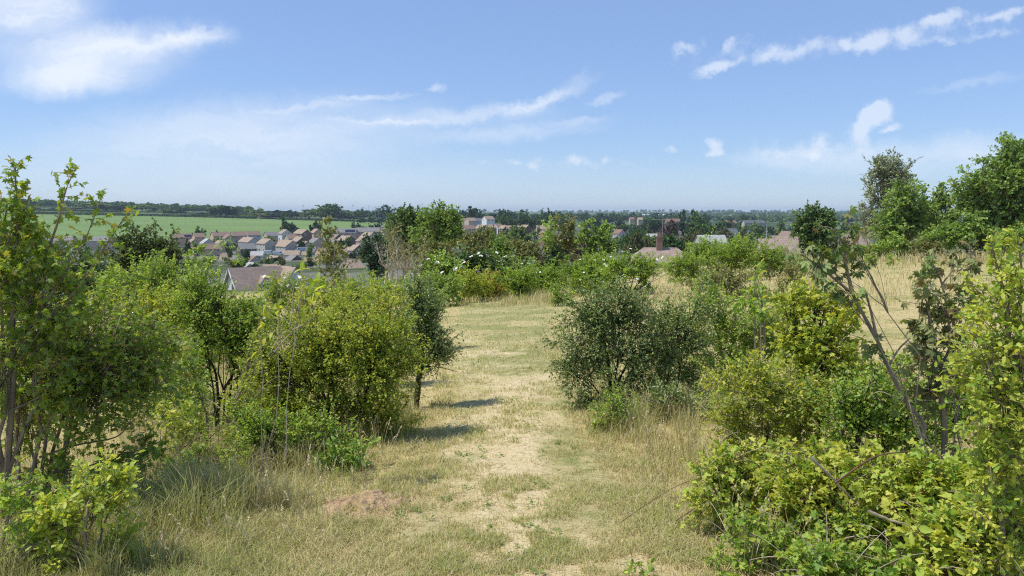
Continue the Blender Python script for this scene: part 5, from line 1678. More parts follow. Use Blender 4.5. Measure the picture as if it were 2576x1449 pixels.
plant('rose_bush', 'straggly thin stemmed briar right of the maple bush', 'briar', 560, 5.8, [(540, 1130, 50, 40), (590, 1160, 40, 30), (500, 1170, 40, 26), (430, 1160, 40, 24)], V_(size=.034, tmpl='rose', dead=40, lai=2.2, r0=.007, lump=.4), M_cane, M_haw,
      bare=[([(400, 1240), (420, 1170), (470, 1120), (520, 1090)], .005, .5), ([(520, 1230), (500, 1150), (540, 1090), (600, 1060)], .005, .5), ([(330, 1180), (420, 1130), (500, 1120)], .005, .5), ([(370, 1230), (440, 1190), (520, 1195)], .005, .5)])

plant('hawthorn', 'loose straggly hawthorn filling the dip right of the maple bush', 'hawthorn', 455, 6.7, [(450, 890, 46, 44), (485, 970, 44, 36), (420, 1000, 46, 36)], V_(size=.030, lai=2.0, lump=.5, dead=10), M_bark, M_haw)
plant('hawthorn', 'loose young hawthorn between the open hawthorn and the sunlit one', 'hawthorn', 640, 6.7, [(640, 890, 40, 44), (610, 990, 46, 44), (655, 1040, 44, 36)], V_(size=.030, lai=2.2, lump=.5, dead=10), M_bark, M_hawy)
# ---- right of the path
plant('blackthorn', 'dark dense thorn tree with twin trunks at the right edge of the path', 'tree', 1535, 8.2,
      [(1500, 755, 60, 40), (1560, 760, 60, 44), (1450, 800, 46, 44), (1520, 820, 80, 50), (1600, 810, 70, 50), (1440, 860, 50, 40), (1420, 905, 36, 34), (1490, 900, 70, 50), (1570, 890, 70, 50), (1640, 870, 56, 50), (1450, 950, 46, 34)],
      V_(size=.028, lai=3.0, lump=.5, grow=1.16), M_barkd, M_black, bare=[([(1530, 1005), (1535, 960), (1525, 880), (1500, 800)], .028, .5), ([(1540, 1005), (1560, 950), (1600, 880)], .02, .5)], **TK)
plant('blackthorn', 'grey green thorn bush leaning on the dark thorn tree', 'shrub', 1680, 8.6,
      [(1660, 790, 50, 40), (1710, 830, 54, 50), (1680, 890, 60, 46), (1740, 880, 46, 46), (1650, 940, 50, 34), (1720, 950, 50, 34), (1740, 790, 36, 40)], V_(size=.028, lai=3.0, lump=.5, grow=1.2), M_barkd, LM('greygreen_thorn_leaf', (.045, .072, .022), (.13, .165, .05), (.17, .18, .05), trans=.26, spec=.45))
plant('hawthorn', 'small pale bush in tall grass at the foot of the dark thorn tree', 'hawthorn', 1550, 7.0, [(1550, 1030, 44, 36), (1580, 1050, 36, 26), (1520, 1045, 26, 26)], V_(size=.026, lai=3.2, r0=.008), M_bark, M_haw)
plant('sycamore_sapling', 'upright sapling with glossy hanging leaves above the grey green thorn', 'sapling', 1900, 8.0, [(1895, 690, 18, 24), (1905, 720, 24, 24), (1885, 745, 24, 22), (1915, 760, 24, 24), (1895, 785, 30, 22)],
      V_(spray=0, size=.07, skirt=.2, tmpl='ovate', lai=2.2, nl=5, ntw=5, twl=.12, r0=.012, young=.4, flop=.4), M_bark, M_haw, bare=[([(1900, 1000), (1900, 850), (1897, 700)], .012, .4)])
plant('hawthorn', 'tangled green hawthorn behind the yellow maple', 'hawthorn', 1850, 9.2,
      [(1800, 800, 50, 46), (1850, 830, 60, 50), (1920, 840, 56, 50), (1810, 880, 54, 46), (1880, 900, 60, 46), (1950, 880, 46, 46), (1790, 940, 44, 36), (1770, 750, 36, 40), (1940, 780, 36, 36)], V_(dead=14, size=.031, lai=3.2, lump=.5, grow=1.2), M_bark, M_haw)
plant('hawthorn', 'olive scrub bush in dry grass left of the leaning sapling', 'hawthorn', 1960, 12, [(1950, 745, 44, 26), (2000, 760, 40, 26), (1910, 765, 36, 22)], V_(size=.05, lai=1.8), M_bark, M_olive)
plant('maple', 'yellow leaved field maple right of the thorn bushes', 'shrub', 2050, 5.8,
      [(2050, 765, 56, 34), (2100, 800, 50, 44), (2010, 830, 46, 44), (2090, 860, 60, 46), (2030, 900, 60, 40), (2130, 910, 50, 46), (1990, 760, 34, 26)],
      V_(**{**MP, 'size': .042, 'lai': 3.8, 'grow': 1.2}), M_barkd, LM('yellow_maple_leaf', (.08, .115, .016), (.22, .235, .03), (.36, .29, .04), trans=.38), bare=[([(2062, 1150), (2066, 1000), (2068, 880), (2060, 780)], .016, .5)])
plant('hawthorn', 'low golden green hawthorn in front of the yellow maple', 'hawthorn', 1900, 5.4,
      [(1850, 990, 56, 44), (1920, 975, 60, 44), (1990, 985, 60, 44), (1870, 1050, 66, 44), (1960, 1050, 70, 44), (1820, 1050, 40, 40), (2040, 1030, 50, 50), (1900, 940, 44, 30)], V_(dead=24, lump=.45, size=.030, tmpl='hawthorn', lai=3.6, grow=1.25, young=.6), M_bark, M_hawy)
plant('hawthorn', 'dim green hawthorn thicket under the leaning sapling', 'hawthorn', 2140, 5.0,
      [(2110, 1010, 60, 50), (2180, 1030, 66, 50), (2120, 1080, 70, 44), (2210, 1090, 70, 44), (2260, 1040, 56, 50), (2190, 960, 50, 40), (2280, 1110, 50, 36)], V_(dead=24, lump=.45, size=.029, tmpl='hawthorn', lai=3.4, grow=1.25), M_barkd, M_haw)
plant('hawthorn', 'deep green hawthorn filling the shade behind the leaning sapling', 'hawthorn', 2300, 5.4,
      [(2210, 950, 60, 44), (2290, 930, 50, 40), (2390, 960, 60, 50), (2250, 1020, 60, 44), (2340, 1030, 66, 50), (2430, 1020, 50, 50), (2300, 1090, 70, 40), (2400, 1100, 60, 40)], V_(size=.032, lai=3.2, lump=.5, grow=1.2), M_barkd, M_haw)
plant('blackthorn', 'low shady thorn bush right of the twin trunked thorn tree', 'shrub', 1690, 7.4, [(1660, 1010, 46, 36), (1720, 1030, 56, 40), (1780, 1030, 46, 40)], V_(size=.028, lai=3.0, lump=.5, dead=12), M_barkd, M_black)
AS = V_(spray=0, size=.058, tmpl='palmate', lai=2.3, skirt=0, nl=3, ntw=3, twl=.10, r0=.012, tr=.0028, young=.45, up=.9, spread=.7, flop=.35)
plant('leaning_sapling', 'crooked leaning sapling with drooping dark leaf whorls', 'sapling', 2335, 4.5,
      [(2105, 590, 40, 26), (2130, 640, 40, 30), (2060, 650, 30, 24), (2015, 640, 26, 24), (2150, 740, 36, 20), (2210, 900, 36, 20), (2110, 690, 34, 26), (2125, 560, 24, 18)], V_(**{**AS, 'r0': .007}), M_bark, M_sap,
      bare=[([(2338, 1195), (2318, 1120), (2325, 1065), (2282, 1015), (2234, 924), (2206, 853), (2162, 775), (2144, 736)], .014, .6), ([(2144, 736), (2126, 660), (2112, 590)], .012, .4), ([(2146, 740), (2085, 690), (2018, 640)], .010, .4), ([(2206, 853), (2190, 780), (2175, 730)], .009, .5), ([(2234, 924), (2260, 880), (2290, 850)], .007, .5)])
plant('bronze_sapling', 'upright sapling with bronze tinted leaves behind the leaning one', 'sapling', 2365, 4.7,
      [(2310, 750, 40, 24), (2350, 730, 36, 22), (2390, 790, 46, 26), (2330, 800, 44, 26), (2370, 850, 56, 28), (2310, 860, 36, 26), (2410, 860, 40, 30), (2350, 920, 60, 34), (2400, 960, 50, 40), (2330, 1000, 50, 40)], V_(**{**AS, 'lai': 2.4, 'r0': .007}), M_bark, M_red,
      bare=[([(2372, 1200), (2376, 1080), (2362, 960), (2348, 860), (2335, 770)], .02, .5), ([(2364, 970), (2310, 900), (2290, 860)], .008, .5), ([(2360, 940), (2400, 850), (2420, 790)], .009, .5)])
plant('chestnut_sapling', 'thin sapling with dark leaf whorls against the dry field', 'sapling', 2395, 6.0, [(2345, 650, 26, 12), (2330, 672, 24, 12), (2365, 680, 26, 14), (2395, 660, 20, 12)], V_(**{**AS, 'lai': 2.2, 'r0': .005}), M_bark, M_sap,
      bare=[([(2400, 960), (2385, 800), (2365, 700), (2330, 640)], .012, .4), ([(2370, 715), (2395, 680), (2410, 650)], .006, .5)])
plant('chestnut_sapling', 'tallest thin sapling with tiered bronze whorls in the dry field', 'sapling', 2450, 6.0, [(2440, 618, 26, 10), (2440, 665, 30, 12), (2440, 695, 30, 10), (2445, 730, 34, 14), (2430, 760, 26, 14)], V_(**{**AS, 'lai': 2.2, 'r0': .005}), M_bark, M_red,
      bare=[([(2420, 960), (2425, 840), (2445, 740), (2440, 620)], .011, .4)])
plant('elm', 'bright leafy shrub filling the right edge close to the viewer', 'shrub', 2545, 3.0,
      [(2545, 670, 30, 50), (2520, 760, 46, 50), (2560, 800, 60, 60), (2480, 860, 46, 46), (2540, 890, 70, 60), (2460, 950, 46, 44), (2530, 990, 70, 60), (2570, 1060, 80, 70), (2480, 1040, 50, 44), (2530, 1130, 70, 50)],
      V_(size=.031, tmpl='oak', lai=4.2, grow=1.3, nl=6, ntw=6, twl=.10, r0=.010, young=.35), M_bark, M_oak, shoots=[([(2540, 900), (2530, 760), (2500, 640), (2490, 610)], .007, dict(every=.03)), ([(2560, 900), (2570, 700), (2560, 600)], .007, dict(every=.03))])
BR = V_(spray=2, size=.035, dead=26, lump=.4, tmpl='bramble', lai=4.0, grow=1.3, nl=5, ntw=5, twl=.10, r0=.006, rb=.004, tr=.0018, young=.45, foot=.25, up=1.0, spread=.7)
SM = V_(dead=30, size=.028, tmpl='small', lai=3.8, grow=1.25, nl=8, twl=.12, r0=.008, young=.4)
plant('bramble', 'yellowish bramble with arching canes spreading over the straw at the right', 'bramble', 1830, 4.3,
      [(1800, 1180, 66, 40), (1870, 1220, 76, 44), (1940, 1190, 70, 44), (1800, 1260, 66, 44), (1900, 1290, 80, 44), (1860, 1150, 60, 30)], V_(**{**BR, 'lai': 3.2}), M_cane, M_bram,
      bare=[([(1560, 1315), (1640, 1260), (1720, 1215), (1830, 1190), (1930, 1185)], .0022, .5), ([(1700, 1310), (1800, 1250), (1930, 1225)], .003, .5), ([(1690, 1440), (1760, 1360), (1850, 1300)], .003, .5)])
plant('bramble', 'sunlit bramble bank in the middle of the lower right', 'bramble', 2050, 4.0,
      [(2000, 1180, 70, 44), (2070, 1210, 80, 46), (2010, 1260, 80, 46), (2110, 1270, 80, 44), (1960, 1330, 80, 44), (2060, 1340, 90, 46), (2140, 1190, 56, 40)], BR, M_cane, M_hawy)
plant('hawthorn', 'small leaved low thorn growing through the bramble bank', 'hawthorn', 2000, 3.7,
      [(1940, 1380, 80, 44), (2040, 1400, 80, 40), (2140, 1350, 80, 44), (1880, 1340, 60, 40), (2200, 1320, 70, 44), (1860, 1420, 60, 30)], SM, M_bark, M_haw)
plant('bramble', 'bright green bramble below the leaning sapling', 'bramble', 2270, 3.6,
      [(2200, 1190, 70, 36), (2280, 1200, 80, 40), (2370, 1210, 80, 40), (2230, 1260, 80, 44), (2330, 1270, 90, 46), (2420, 1240, 70, 46)], V_(**{**BR, 'size': .038}), M_cane, M_bram,
      bare=[([(2100, 1215), (2200, 1150), (2290, 1135)], .005, .5)])
plant('bramble', 'broad leaved bramble in the bottom right corner', 'bramble', 2430, 3.1,
      [(2400, 1330, 90, 50), (2490, 1310, 80, 56), (2560, 1270, 70, 60), (2450, 1400, 100, 50), (2550, 1390, 90, 60), (2340, 1400, 90, 44), (2570, 1180, 60, 60)], V_(**{**BR, 'size': .038}), M_cane, M_bram)
plant('dock_plant', 'large pale lobed leaves low at the bottom right', 'weed', 2350, 3.1, [(2330, 1300, 50, 24), (2240, 1370, 60, 26), (2290, 1420, 60, 20)], V_(spray=0, size=.06, tmpl='ovate', lai=1.4, nl=3, ntw=3, twl=.08, r0=.004, up=1.1, spread=.7), M_bark, M_oak)
plant('bramble', 'dark leafed bramble beside the tall grass at the bottom edge', 'bramble', 2140, 3.2, [(2100, 1420, 80, 36), (2180, 1430, 80, 34), (2020, 1430, 60, 26), (2240, 1440, 70, 30)], V_(**{**BR, 'lai': 4.0}), M_cane, M_haw)
plant('weed_clump', 'leafy broad weeds at the bottom edge left of the brambles', 'weed', 1640, 3.6, [(1610, 1420, 44, 22), (1660, 1435, 40, 16)], V_(spray=0, size=.032, tmpl='ovate', lai=1.3, nl=4, ntw=4, twl=.06, r0=.0025, grow=.9), M_bark, M_oak)
# ================================================================== GRASS
M_blade = blade_mat('grass_blade', (.60, .49, .22), (.34, .40, .07), (.74, .63, .38))


def blades(X, Y, h, w, tint, young, lean, g, seg=2, zoff=0.0, flat=None):
    n = len(X)
    z = terrain(X, Y) + zoff
    base = np.stack([X, Y, z], -1)
    a = g.uniform(0, 2 * math.pi, n)
    d = np.stack([np.cos(a), np.sin(a), np.zeros(n)], -1)
    b = a + g.uniform(.8, 2.2, n)
    s = np.stack([np.cos(b), np.sin(b), np.zeros(n)], -1) * (w / 2)[:, None]
    if flat is None:
        up = np.stack([np.zeros(n), np.zeros(n), h], -1)
        mid = base + up * .55 + d * (h * lean * .22)[:, None]
        tip = base + up * (1 - .25 * lean)[:, None] + d * (h * lean * .85)[:, None]
    else:
        mid = base + d * (h * .5)[:, None] + np.array([0, 0, 1]) * (flat * g.random(n))[:, None]
        tip = base + d * h[:, None] + np.array([0, 0, 1]) * (flat * .3 * g.random(n))[:, None]
    V = np.stack([base - s, base + s, mid + s * .8, mid - s * .8, tip], 1).reshape(-1, 3)
    i = np.arange(n) * 5
    Q = np.stack([i, i + 1, i + 2, i + 3], -1); Tt = np.stack([i + 3, i + 2, i + 4], -1)
    return V, Q, Tt, np.repeat(tint, 5), np.repeat(young, 5)


class Grass:
    def __init__(self): self.V = []; self.Q = []; self.T = []; self.a = []; self.b = []; self.n = 0

    def add(self, r):
        V, Q, Tt, a, b = r
        self.V.append(V); self.Q.append(Q + self.n); self.T.append(Tt + self.n); self.a.append(a); self.b.append(b); self.n += len(V)

    def build(self, name, label):
        o = link(name, mesh_np(name, np.concatenate(self.V), [np.concatenate(self.Q), np.concatenate(self.T)], {'tint': np.concatenate(self.a), 'young': np.concatenate(self.b)}), M_blade)
        return kind(o, 'stuff', label)


def onpath(X, Y):
    e = np.abs(X - path_c(Y)) / path_w(Y) + .35 * (fbm(X * 1.3, Y * 1.3, 31, 4) - .5)
    return np.where(Y < 35, e, 9)


gg = np.random.default_rng(77)
# --- long dry grass over the whole near slope
dry = Grass()
n = 240000
px = np.where(gg.random(n) < .88, gg.uniform(-250, 2830, n), gg.uniform(-900, 3900, n)); py = 640 + (1620 - 640) * gg.random(n) ** .85
X, Y, Z = ground_px(px, py)
e = onpath(X, Y)
patch = fbm(X * .9, Y * .9, 41, 4); tall = fbm(X * .5 + 9, Y * .5, 43, 3)
mown = np.clip((X - 4.0) / 2.0, 0, 1) * np.clip((Y - 9) / 3, 0, 1)     # the mown field on the right
c0m = np.array([v[0] for v in ground_px(np.array([925.0]), np.array([1272.0]))])
keep = (np.hypot(X - c0m[0], Y - c0m[1]) > .33) & (e > .95) & (Y < 75) & (gg.random(n) < np.where(e < 1.35, .55, 1))
X, Y, e, patch, tall, mown = (q[keep] for q in (X, Y, e, patch, tall, mown))
n = len(X)
h = (.045 + .13 * np.clip((tall - .3) * 2.2, 0, 1)) * np.clip((e - .85) * 1.1, .25, 1) * gg.uniform(.5, 1.25, n) * (1 - .7 * mown)
h = np.where((Y > 42) & (X > 10), np.maximum(h, .5 * gg.uniform(.5, 1.2, n)), h)
w = np.maximum(.0034, Y * .0005) * gg.uniform(.6, 1.5, n)
tint = np.clip(2.2 * (patch - .40) + gg.normal(0, .3, n) + .42, 0, 1)
dry.add(blades(X, Y, h, w, tint, np.clip(gg.normal(.25, .35, n), 0, 1), gg.uniform(.2, 1.3, n), gg))
# flattened straw litter
n = 80000
px = gg.uniform(-250, 2830, n); py = 760 + (1620 - 760) * gg.random(n) ** .9
X, Y, Z = ground_px(px, py); e = onpath(X, Y)
k = (e > .75) & (Y < 40) & (np.hypot(X - c0m[0], Y - c0m[1]) > .3); X, Y = X[k], Y[k]; n = len(X)
dry.add(blades(X, Y, gg.uniform(.06, .22, n), np.maximum(.003, Y * .0004) * gg.uniform(.7, 1.3, n), np.clip(gg.normal(.08, .1, n), 0, 1), np.clip(gg.normal(.5, .25, n), 0, 1), gg.uniform(0, 1, n), gg, flat=.05, zoff=.01))
dry.build('dry_grass', 'straw coloured long grass covering the slope beside the path')

# --- clumps of taller grass, greener
tallg = Grass()
for (x0, x1, y0, y1, nn, hm, tm, ym) in (
        (150, 620, 1250, 1470, 8000, .24, .8, .2), (-40, 300, 1330, 1500, 4500, .22, .7, .25), (420, 800, 1150, 1300, 4200, .22, .5, .3), (560, 1000, 1300, 1480, 3000, .10, .5, .3),
        (820, 1040, 1020, 1110, 3600, .26, .6, .2), (700, 1040, 1090, 1190, 3000, .22, .5, .3), (1410, 1540, 1000, 1100, 3800, .30, .62, .2), (1540, 1760, 1050, 1120, 3000, .24, .5, .3),
        (1500, 1830, 1130, 1460, 7000, .14, .72, .3), (1560, 1900, 1300, 1500, 6500, .22, .72, .3), (1410, 1500, 1060, 1160, 2400, .16, .3, .4), (1950, 2576, 645, 770, 5000, .22, .5, .3), (930, 1080, 1030, 1260, 3200, .10, .45, .3), (1395, 1560, 1010, 1449, 5200, .10, .45, .3), (1480, 1700, 1100, 1300, 3000, .12, .35, .4), (880, 1010, 1180, 1300, 1500, .08, .4, .4), (1900, 2300, 1300, 1500, 3000, .24, .6, .2),
        (1260, 1430, 735, 772, 2400, .34, .3, .3), (1160, 1300, 750, 775, 1200, .2, .5, .3), (1400, 1720, 720, 770, 2000, .22, .15, .4), (1145, 1215, 860, 915, 1500, .2, .7, .1), (1140, 1175, 830, 870, 500, .35, .05, .9),
        (420, 660, 830, 960, 2600, .35, .15, .45), (640, 760, 800, 880, 900, .4, .1, .4), (300, 620, 1080, 1200, 3000, .24, .3, .45), (2150, 2576, 630, 668, 4200, .7, .2, .4), (1640, 2100, 680, 760, 3800, .3, .25, .4), (1980, 2180, 625, 680, 1500, .7, .5, .2)):
    pxx = gg.uniform(x0, x1, nn); pyy = gg.uniform(y0, y1, nn)
    X, Y, Z = ground_px(pxx, pyy)
    cl = fbm(X * 3, Y * 3, 61, 3)
    k = (np.hypot(X - c0m[0], Y - c0m[1] + .12) > .34) & (cl > .40) & ((onpath(X, Y) > .95) | (Y > 28)); X, Y, cl = X[k], Y[k], cl[k]; m = len(X)
    if not m: continue
    ep = onpath(X, Y) + gg.normal(0, .12, m)
    ef = np.where(Y > 28, 1, np.clip((ep - .95) / .75, .22, 1))
    tallg.add(blades(X, Y, hm * ef * gg.uniform(.45, 1.35, m) * (.7 + .8 * (cl - .4) / .3), np.maximum(.0042, Y * .0006) * gg.uniform(.6, 1.5, m), np.clip(gg.normal(tm, .3, m), 0, 1), np.clip(gg.normal(ym, .22, m), 0, 1), gg.uniform(.15, .9, m), gg))
# seed heads on thin stalks
ns = 900
pxx = np.concatenate([gg.uniform(100, 1000, ns // 2), gg.uniform(1420, 2000, ns // 2)]); pyy = gg.uniform(1010, 1480, ns)
X, Y, Z = ground_px(pxx, pyy)
k = (onpath(X, Y) > 1.15) & (fbm(X * 2, Y * 2, 65, 3) > .45); X, Y, Z = X[k], Y[k], Z[k]; m = len(X)
hs = gg.uniform(.18, .42, m); an = gg.uniform(0, 6.28, m); le = gg.uniform(.03, .14, m)
A0 = np.stack([X, Y, Z], -1); A2 = A0 + np.stack([np.cos(an) * le, np.sin(an) * le, hs], -1); A1 = (A0 + A2) / 2 + np.array([0, 0, .03]) - .2 * (A2 - A0) * np.array([1, 1, 0])
Vs, Qs = tubes(bez(A0, A1, A2, 5), np.full((m, 5), .0011) * np.maximum(1, Y / 4)[:, None], 3)
tallg.V.append(Vs); tallg.Q.append(Qs + tallg.n); tallg.a.append(np.full(len(Vs), .12)); tallg.b.append(np.full(len(Vs), .5)); tallg.n += len(Vs)
kk_ = 7
Ph = np.repeat(A2, kk_, 0) - np.repeat(nrm(A2 - A1), kk_, 0) * (np.tile(np.arange(kk_), m) * .009)[:, None]
Vs, Fs, q_ = leaves(Ph, np.repeat(nrm(A2 - A1), kk_, 0) * 1.2 + gg.normal(0, .5, (m * kk_, 3)), gg.normal(0, 1, (m * kk_, 3)), np.full(m * kk_, .017), 'small')
tallg.V.append(Vs); tallg.T.append(Fs + tallg.n); tallg.a.append(np.full(len(Vs), .05)); tallg.b.append(np.full(len(Vs), .75)); tallg.n += len(Vs)
tallg.build('tall_grass', 'taller green and yellow grass clumps along the bushes')

# --- short mown turf on the path, in patches
short = Grass()
n = 240000
px = gg.uniform(780, 1800, n); py = 752 + (1600 - 752) * gg.random(n) ** .95
X, Y, Z = ground_px(px, py); e = onpath(X, Y)
patch = .55 * fbm(X * 2.2, Y * 2.2, 71, 4) + .45 * fbm(X * 6, Y * 6, 72, 3)
worn = np.exp(-((X - path_c(Y) - .03) / .32) ** 2) * np.clip((11 - Y) / 4, 0, 1)
k = (e < 1.25) & (Y < 35.5) & (gg.random(n) < np.clip((patch - .40) * 7, .04, 1) * (1 - .95 * worn * (patch < .6)))
X, Y, patch, worn, e = X[k], Y[k], patch[k], worn[k], e[k]; n = len(X)
short.add(blades(X, Y, gg.uniform(.015, .06, n) * (1 + .8 * np.clip(e - .7, 0, 1)), np.maximum(.0032, Y * .0006) * gg.uniform(.6, 1.5, n), np.clip(2.8 * (patch - .42) + .12 * np.clip((Y - 8) / 4, 0, 1) + gg.normal(.25, .38, n), 0, 1), np.clip(gg.normal(.25, .4, n), 0, 1), gg.uniform(.3, 1.3, n), gg, zoff=.012))
n = 26000
px = gg.uniform(900, 1700, n); py = 752 + (1600 - 752) * gg.random(n)
X, Y, Z = ground_px(px, py); k = (onpath(X, Y) < 1.1) & (Y < 35); X, Y = X[k], Y[k]; n = len(X)
short.add(blades(X, Y, gg.uniform(.02, .1, n), np.maximum(.003, Y * .0004) * gg.uniform(.7, 1.3, n), np.clip(gg.normal(.12, .12, n), 0, 1), np.clip(gg.normal(.45, .3, n), 0, 1), gg.uniform(0, 1, n), gg, flat=.02, zoff=.014))
short.build('short_grass', 'short cut turf and clippings on the mown path')

# --- small flat weeds
n = 900
px = gg.uniform(600, 1900, n); py = 770 + (1560 - 770) * gg.random(n) ** .8
X, Y, Z = ground_px(px, py)
k = (fbm(X * 1.6, Y * 1.6, 81, 3) > .5) & (Y < 30); X, Y, Z = X[k], Y[k], Z[k]; n = len(X); q = 9
a = gg.uniform(0, 6.28, (n, q)); rr_ = gg.uniform(0, .025, (n, q))
pos = np.stack([X[:, None] + rr_ * np.cos(a), Y[:, None] + rr_ * np.sin(a), Z[:, None] + .018 + .012 * gg.random((n, q))], -1).reshape(-1, 3)
ax = np.stack([np.cos(a), np.sin(a), gg.uniform(.05, .7, (n, q))], -1).reshape(-1, 3)
V, FF, kk = leaves(pos, ax, np.array([0, 0, 1.]) + gg.normal(0, .25, (n * q, 3)), np.repeat(gg.uniform(.012, .032, n), q), 'small')
ti = np.repeat(np.clip(gg.normal(.4, .25, n * q), 0, 1), kk)
o = link('ground_weeds', mesh_np('ground_weeds', V, [FF], {'tint': ti, 'young': ti * 0}), LM('weed_leaf', (.055, .08, .022), (.11, .14, .04), (.15, .16, .04)))
kind(o, 'stuff', 'low rosettes of clover and plantain scattered on the turf')

# ================================================================== SMALL THINGS
# the reddish soil mound
M_soil = ground_mat('reddish_soil', (.54, .37, .215), (.62, .44, .27), (.47, .31, .175), (.46, .33, .19), .3, far=False, bump=1.0)
cx_, cy_, cz_ = ground_px(np.array([925.0]), np.array([1272.0]))
c0 = np.array([cx_[0], cy_[0], cz_[0]])
uu = np.linspace(-1, 1, 70)
U, Vv = np.meshgrid(uu, uu, indexing='ij')
MX, MY = U * .32 + c0[0], Vv * .36 + c0[1]
rad = np.hypot(U, Vv) + .5 * (fbm(MX * 7, MY * 7, 91, 3) - .5)
hh = .085 * np.clip(1 - rad, 0, 1) ** .55
MZ = terrain(MX, MY) - .02 + hh + hh * 1.5 * (fbm(MX * 26, MY * 22, 92, 3) - .5)
MZ = np.where(rad > 1, terrain(MX, MY) - .05, MZ)
ix = np.arange(U.size).reshape(U.shape)
Qm = np.stack([ix[:-1, :-1], ix[1:, :-1], ix[1:, 1:], ix[:-1, 1:]], -1).reshape(-1, 4)
o = link('soil_mound', mesh_np('soil_mound', np.stack([MX - c0[0], MY - c0[1], MZ - c0[2]], -1).reshape(-1, 3), [Qm], smooth=False), M_soil, None, tuple(c0))
o['label'] = 'low mound of bare reddish soil beside the path'; o['category'] = 'soil mound'


def stick(label, P, Y, r, mat, lift=.02, ground=False):
    if ground:
        xx, yy_, zz_ = ground_px(np.array([p[0] for p in P], float), np.array([p[1] for p in P], float))
        Q = np.stack([xx, yy_, zz_ + lift], -1)
    else:
        Q = np.array([at(p[0], p[1], Y) for p in P])
    Q = resample(Q, 12); b = Q[0].copy()
    Q = Q - b + np.random.default_rng(int(P[0][0])).normal(0, r * .16, Q.shape)
    V, Qd = tubes(Q[None], np.linspace(1, .5, 12)[None] * r, 6)
    o = link('dead_branch', mesh_np('dead_branch', V, [Qd], smooth=True), mat, None, tuple(b))
    o['label'] = label; o['category'] = 'branch'
    return o


stick('bare pale stick lying on the path at the bottom edge', [(1250, 1428), (1290, 1415), (1332, 1402)], 0, .008, M_barkp, ground=True)
stick('thick pale dead branch lying across the brambles, lit by the sun', [(2040, 1150), (2085, 1195), (2150, 1262)], 3.7, .009, M_barkp)
stick('broken thick piece of dead wood lower in the brambles', [(2185, 1285), (2230, 1305), (2285, 1322)], 3.2, .008, M_barkp)
stick('long thin dead twig leaning from the yellow maple down right', [(1830, 1118), (1900, 1140), (2010, 1178)], 4.4, .006, M_barkp)
stick('pale dead branch sticking out of the thorn bushes below the fork stemmed rose', [(1560, 775), (1605, 735), (1660, 690)], 9.0, .008, M_barkp)
# ================================================================== SKY, SUN, AIR, CAMERA
scene = bpy.context.scene
SUN_AZ, SUN_EL = R(-97), R(61)          # from the left, measured clockwise from straight ahead
world = bpy.data.worlds.new('World'); scene.world = world
world.use_nodes = True
t = world.node_tree; t.nodes.clear()
wo = t.nodes.new('ShaderNodeOutputWorld'); bg = t.nodes.new('ShaderNodeBackground')
SKY = .12
bg.inputs['Strength'].default_value = SKY
sky = t.nodes.new('ShaderNodeTexSky'); sky.sky_type = 'NISHITA'; sky.sun_disc = False
sky.sun_elevation = SUN_EL; sky.sun_rotation = SUN_AZ % (2 * math.pi)
sky.altitude = 50; sky.air_density = 1.0; sky.dust_density = .1; sky.ozone_density = 3.0
tc = t.nodes.new('ShaderNodeTexCoord')
sx = t.nodes.new('ShaderNodeSeparateXYZ'); t.links.new(tc.outputs['Generated'], sx.inputs[0])
yc = math_(t, 'MAXIMUM', sx.outputs['Y'], .02)
ca = math_(t, 'DIVIDE', sx.outputs['X'], yc); ce = math_(t, 'DIVIDE', sx.outputs['Z'], yc)
cv = t.nodes.new('ShaderNodeCombineXYZ'); t.links.new(ca, cv.inputs[0]); t.links.new(ce, cv.inputs[1])
# gentle warp so that the edges are ragged
wn = t.nodes.new('ShaderNodeTexNoise'); wn.inputs['Scale'].default_value = 17; wn.inputs['Detail'].default_value = 6
wn.inputs['Roughness'].default_value = .62
t.links.new(cv.outputs[0], wn.inputs['Vector'])
ws = t.nodes.new('ShaderNodeVectorMath'); ws.operation = 'SUBTRACT'; t.links.new(wn.outputs['Color'], ws.inputs[0]); ws.inputs[1].default_value = (.5, .5, .5)


wn2 = t.nodes.new('ShaderNodeTexNoise'); wn2.inputs['Scale'].default_value = 70; wn2.inputs['Detail'].default_value = 5; wn2.inputs['Roughness'].default_value = .6
t.links.new(cv.outputs[0], wn2.inputs['Vector'])
wk = t.nodes.new('ShaderNodeVectorMath'); wk.operation = 'SCALE'; wk.inputs['Scale'].default_value = .38
wm_ = t.nodes.new('ShaderNodeVectorMath'); wm_.operation = 'SUBTRACT'; t.links.new(wn2.outputs['Color'], wm_.inputs[0]); wm_.inputs[1].default_value = (.5, .5, .5)
t.links.new(wm_.outputs[0], wk.inputs[0])
wsum = t.nodes.new('ShaderNodeVectorMath'); wsum.operation = 'ADD'; t.links.new(ws.outputs[0], wsum.inputs[0]); t.links.new(wk.outputs[0], wsum.inputs[1])
ws = wsum


def warped(k):
    s = t.nodes.new('ShaderNodeVectorMath'); s.operation = 'SCALE'; t.links.new(ws.outputs[0], s.inputs[0]); s.inputs['Scale'].default_value = k
    a = t.nodes.new('ShaderNodeVectorMath'); a.operation = 'ADD'; t.links.new(cv.outputs[0], a.inputs[0]); t.links.new(s.outputs[0], a.inputs[1])
    return a.outputs[0]


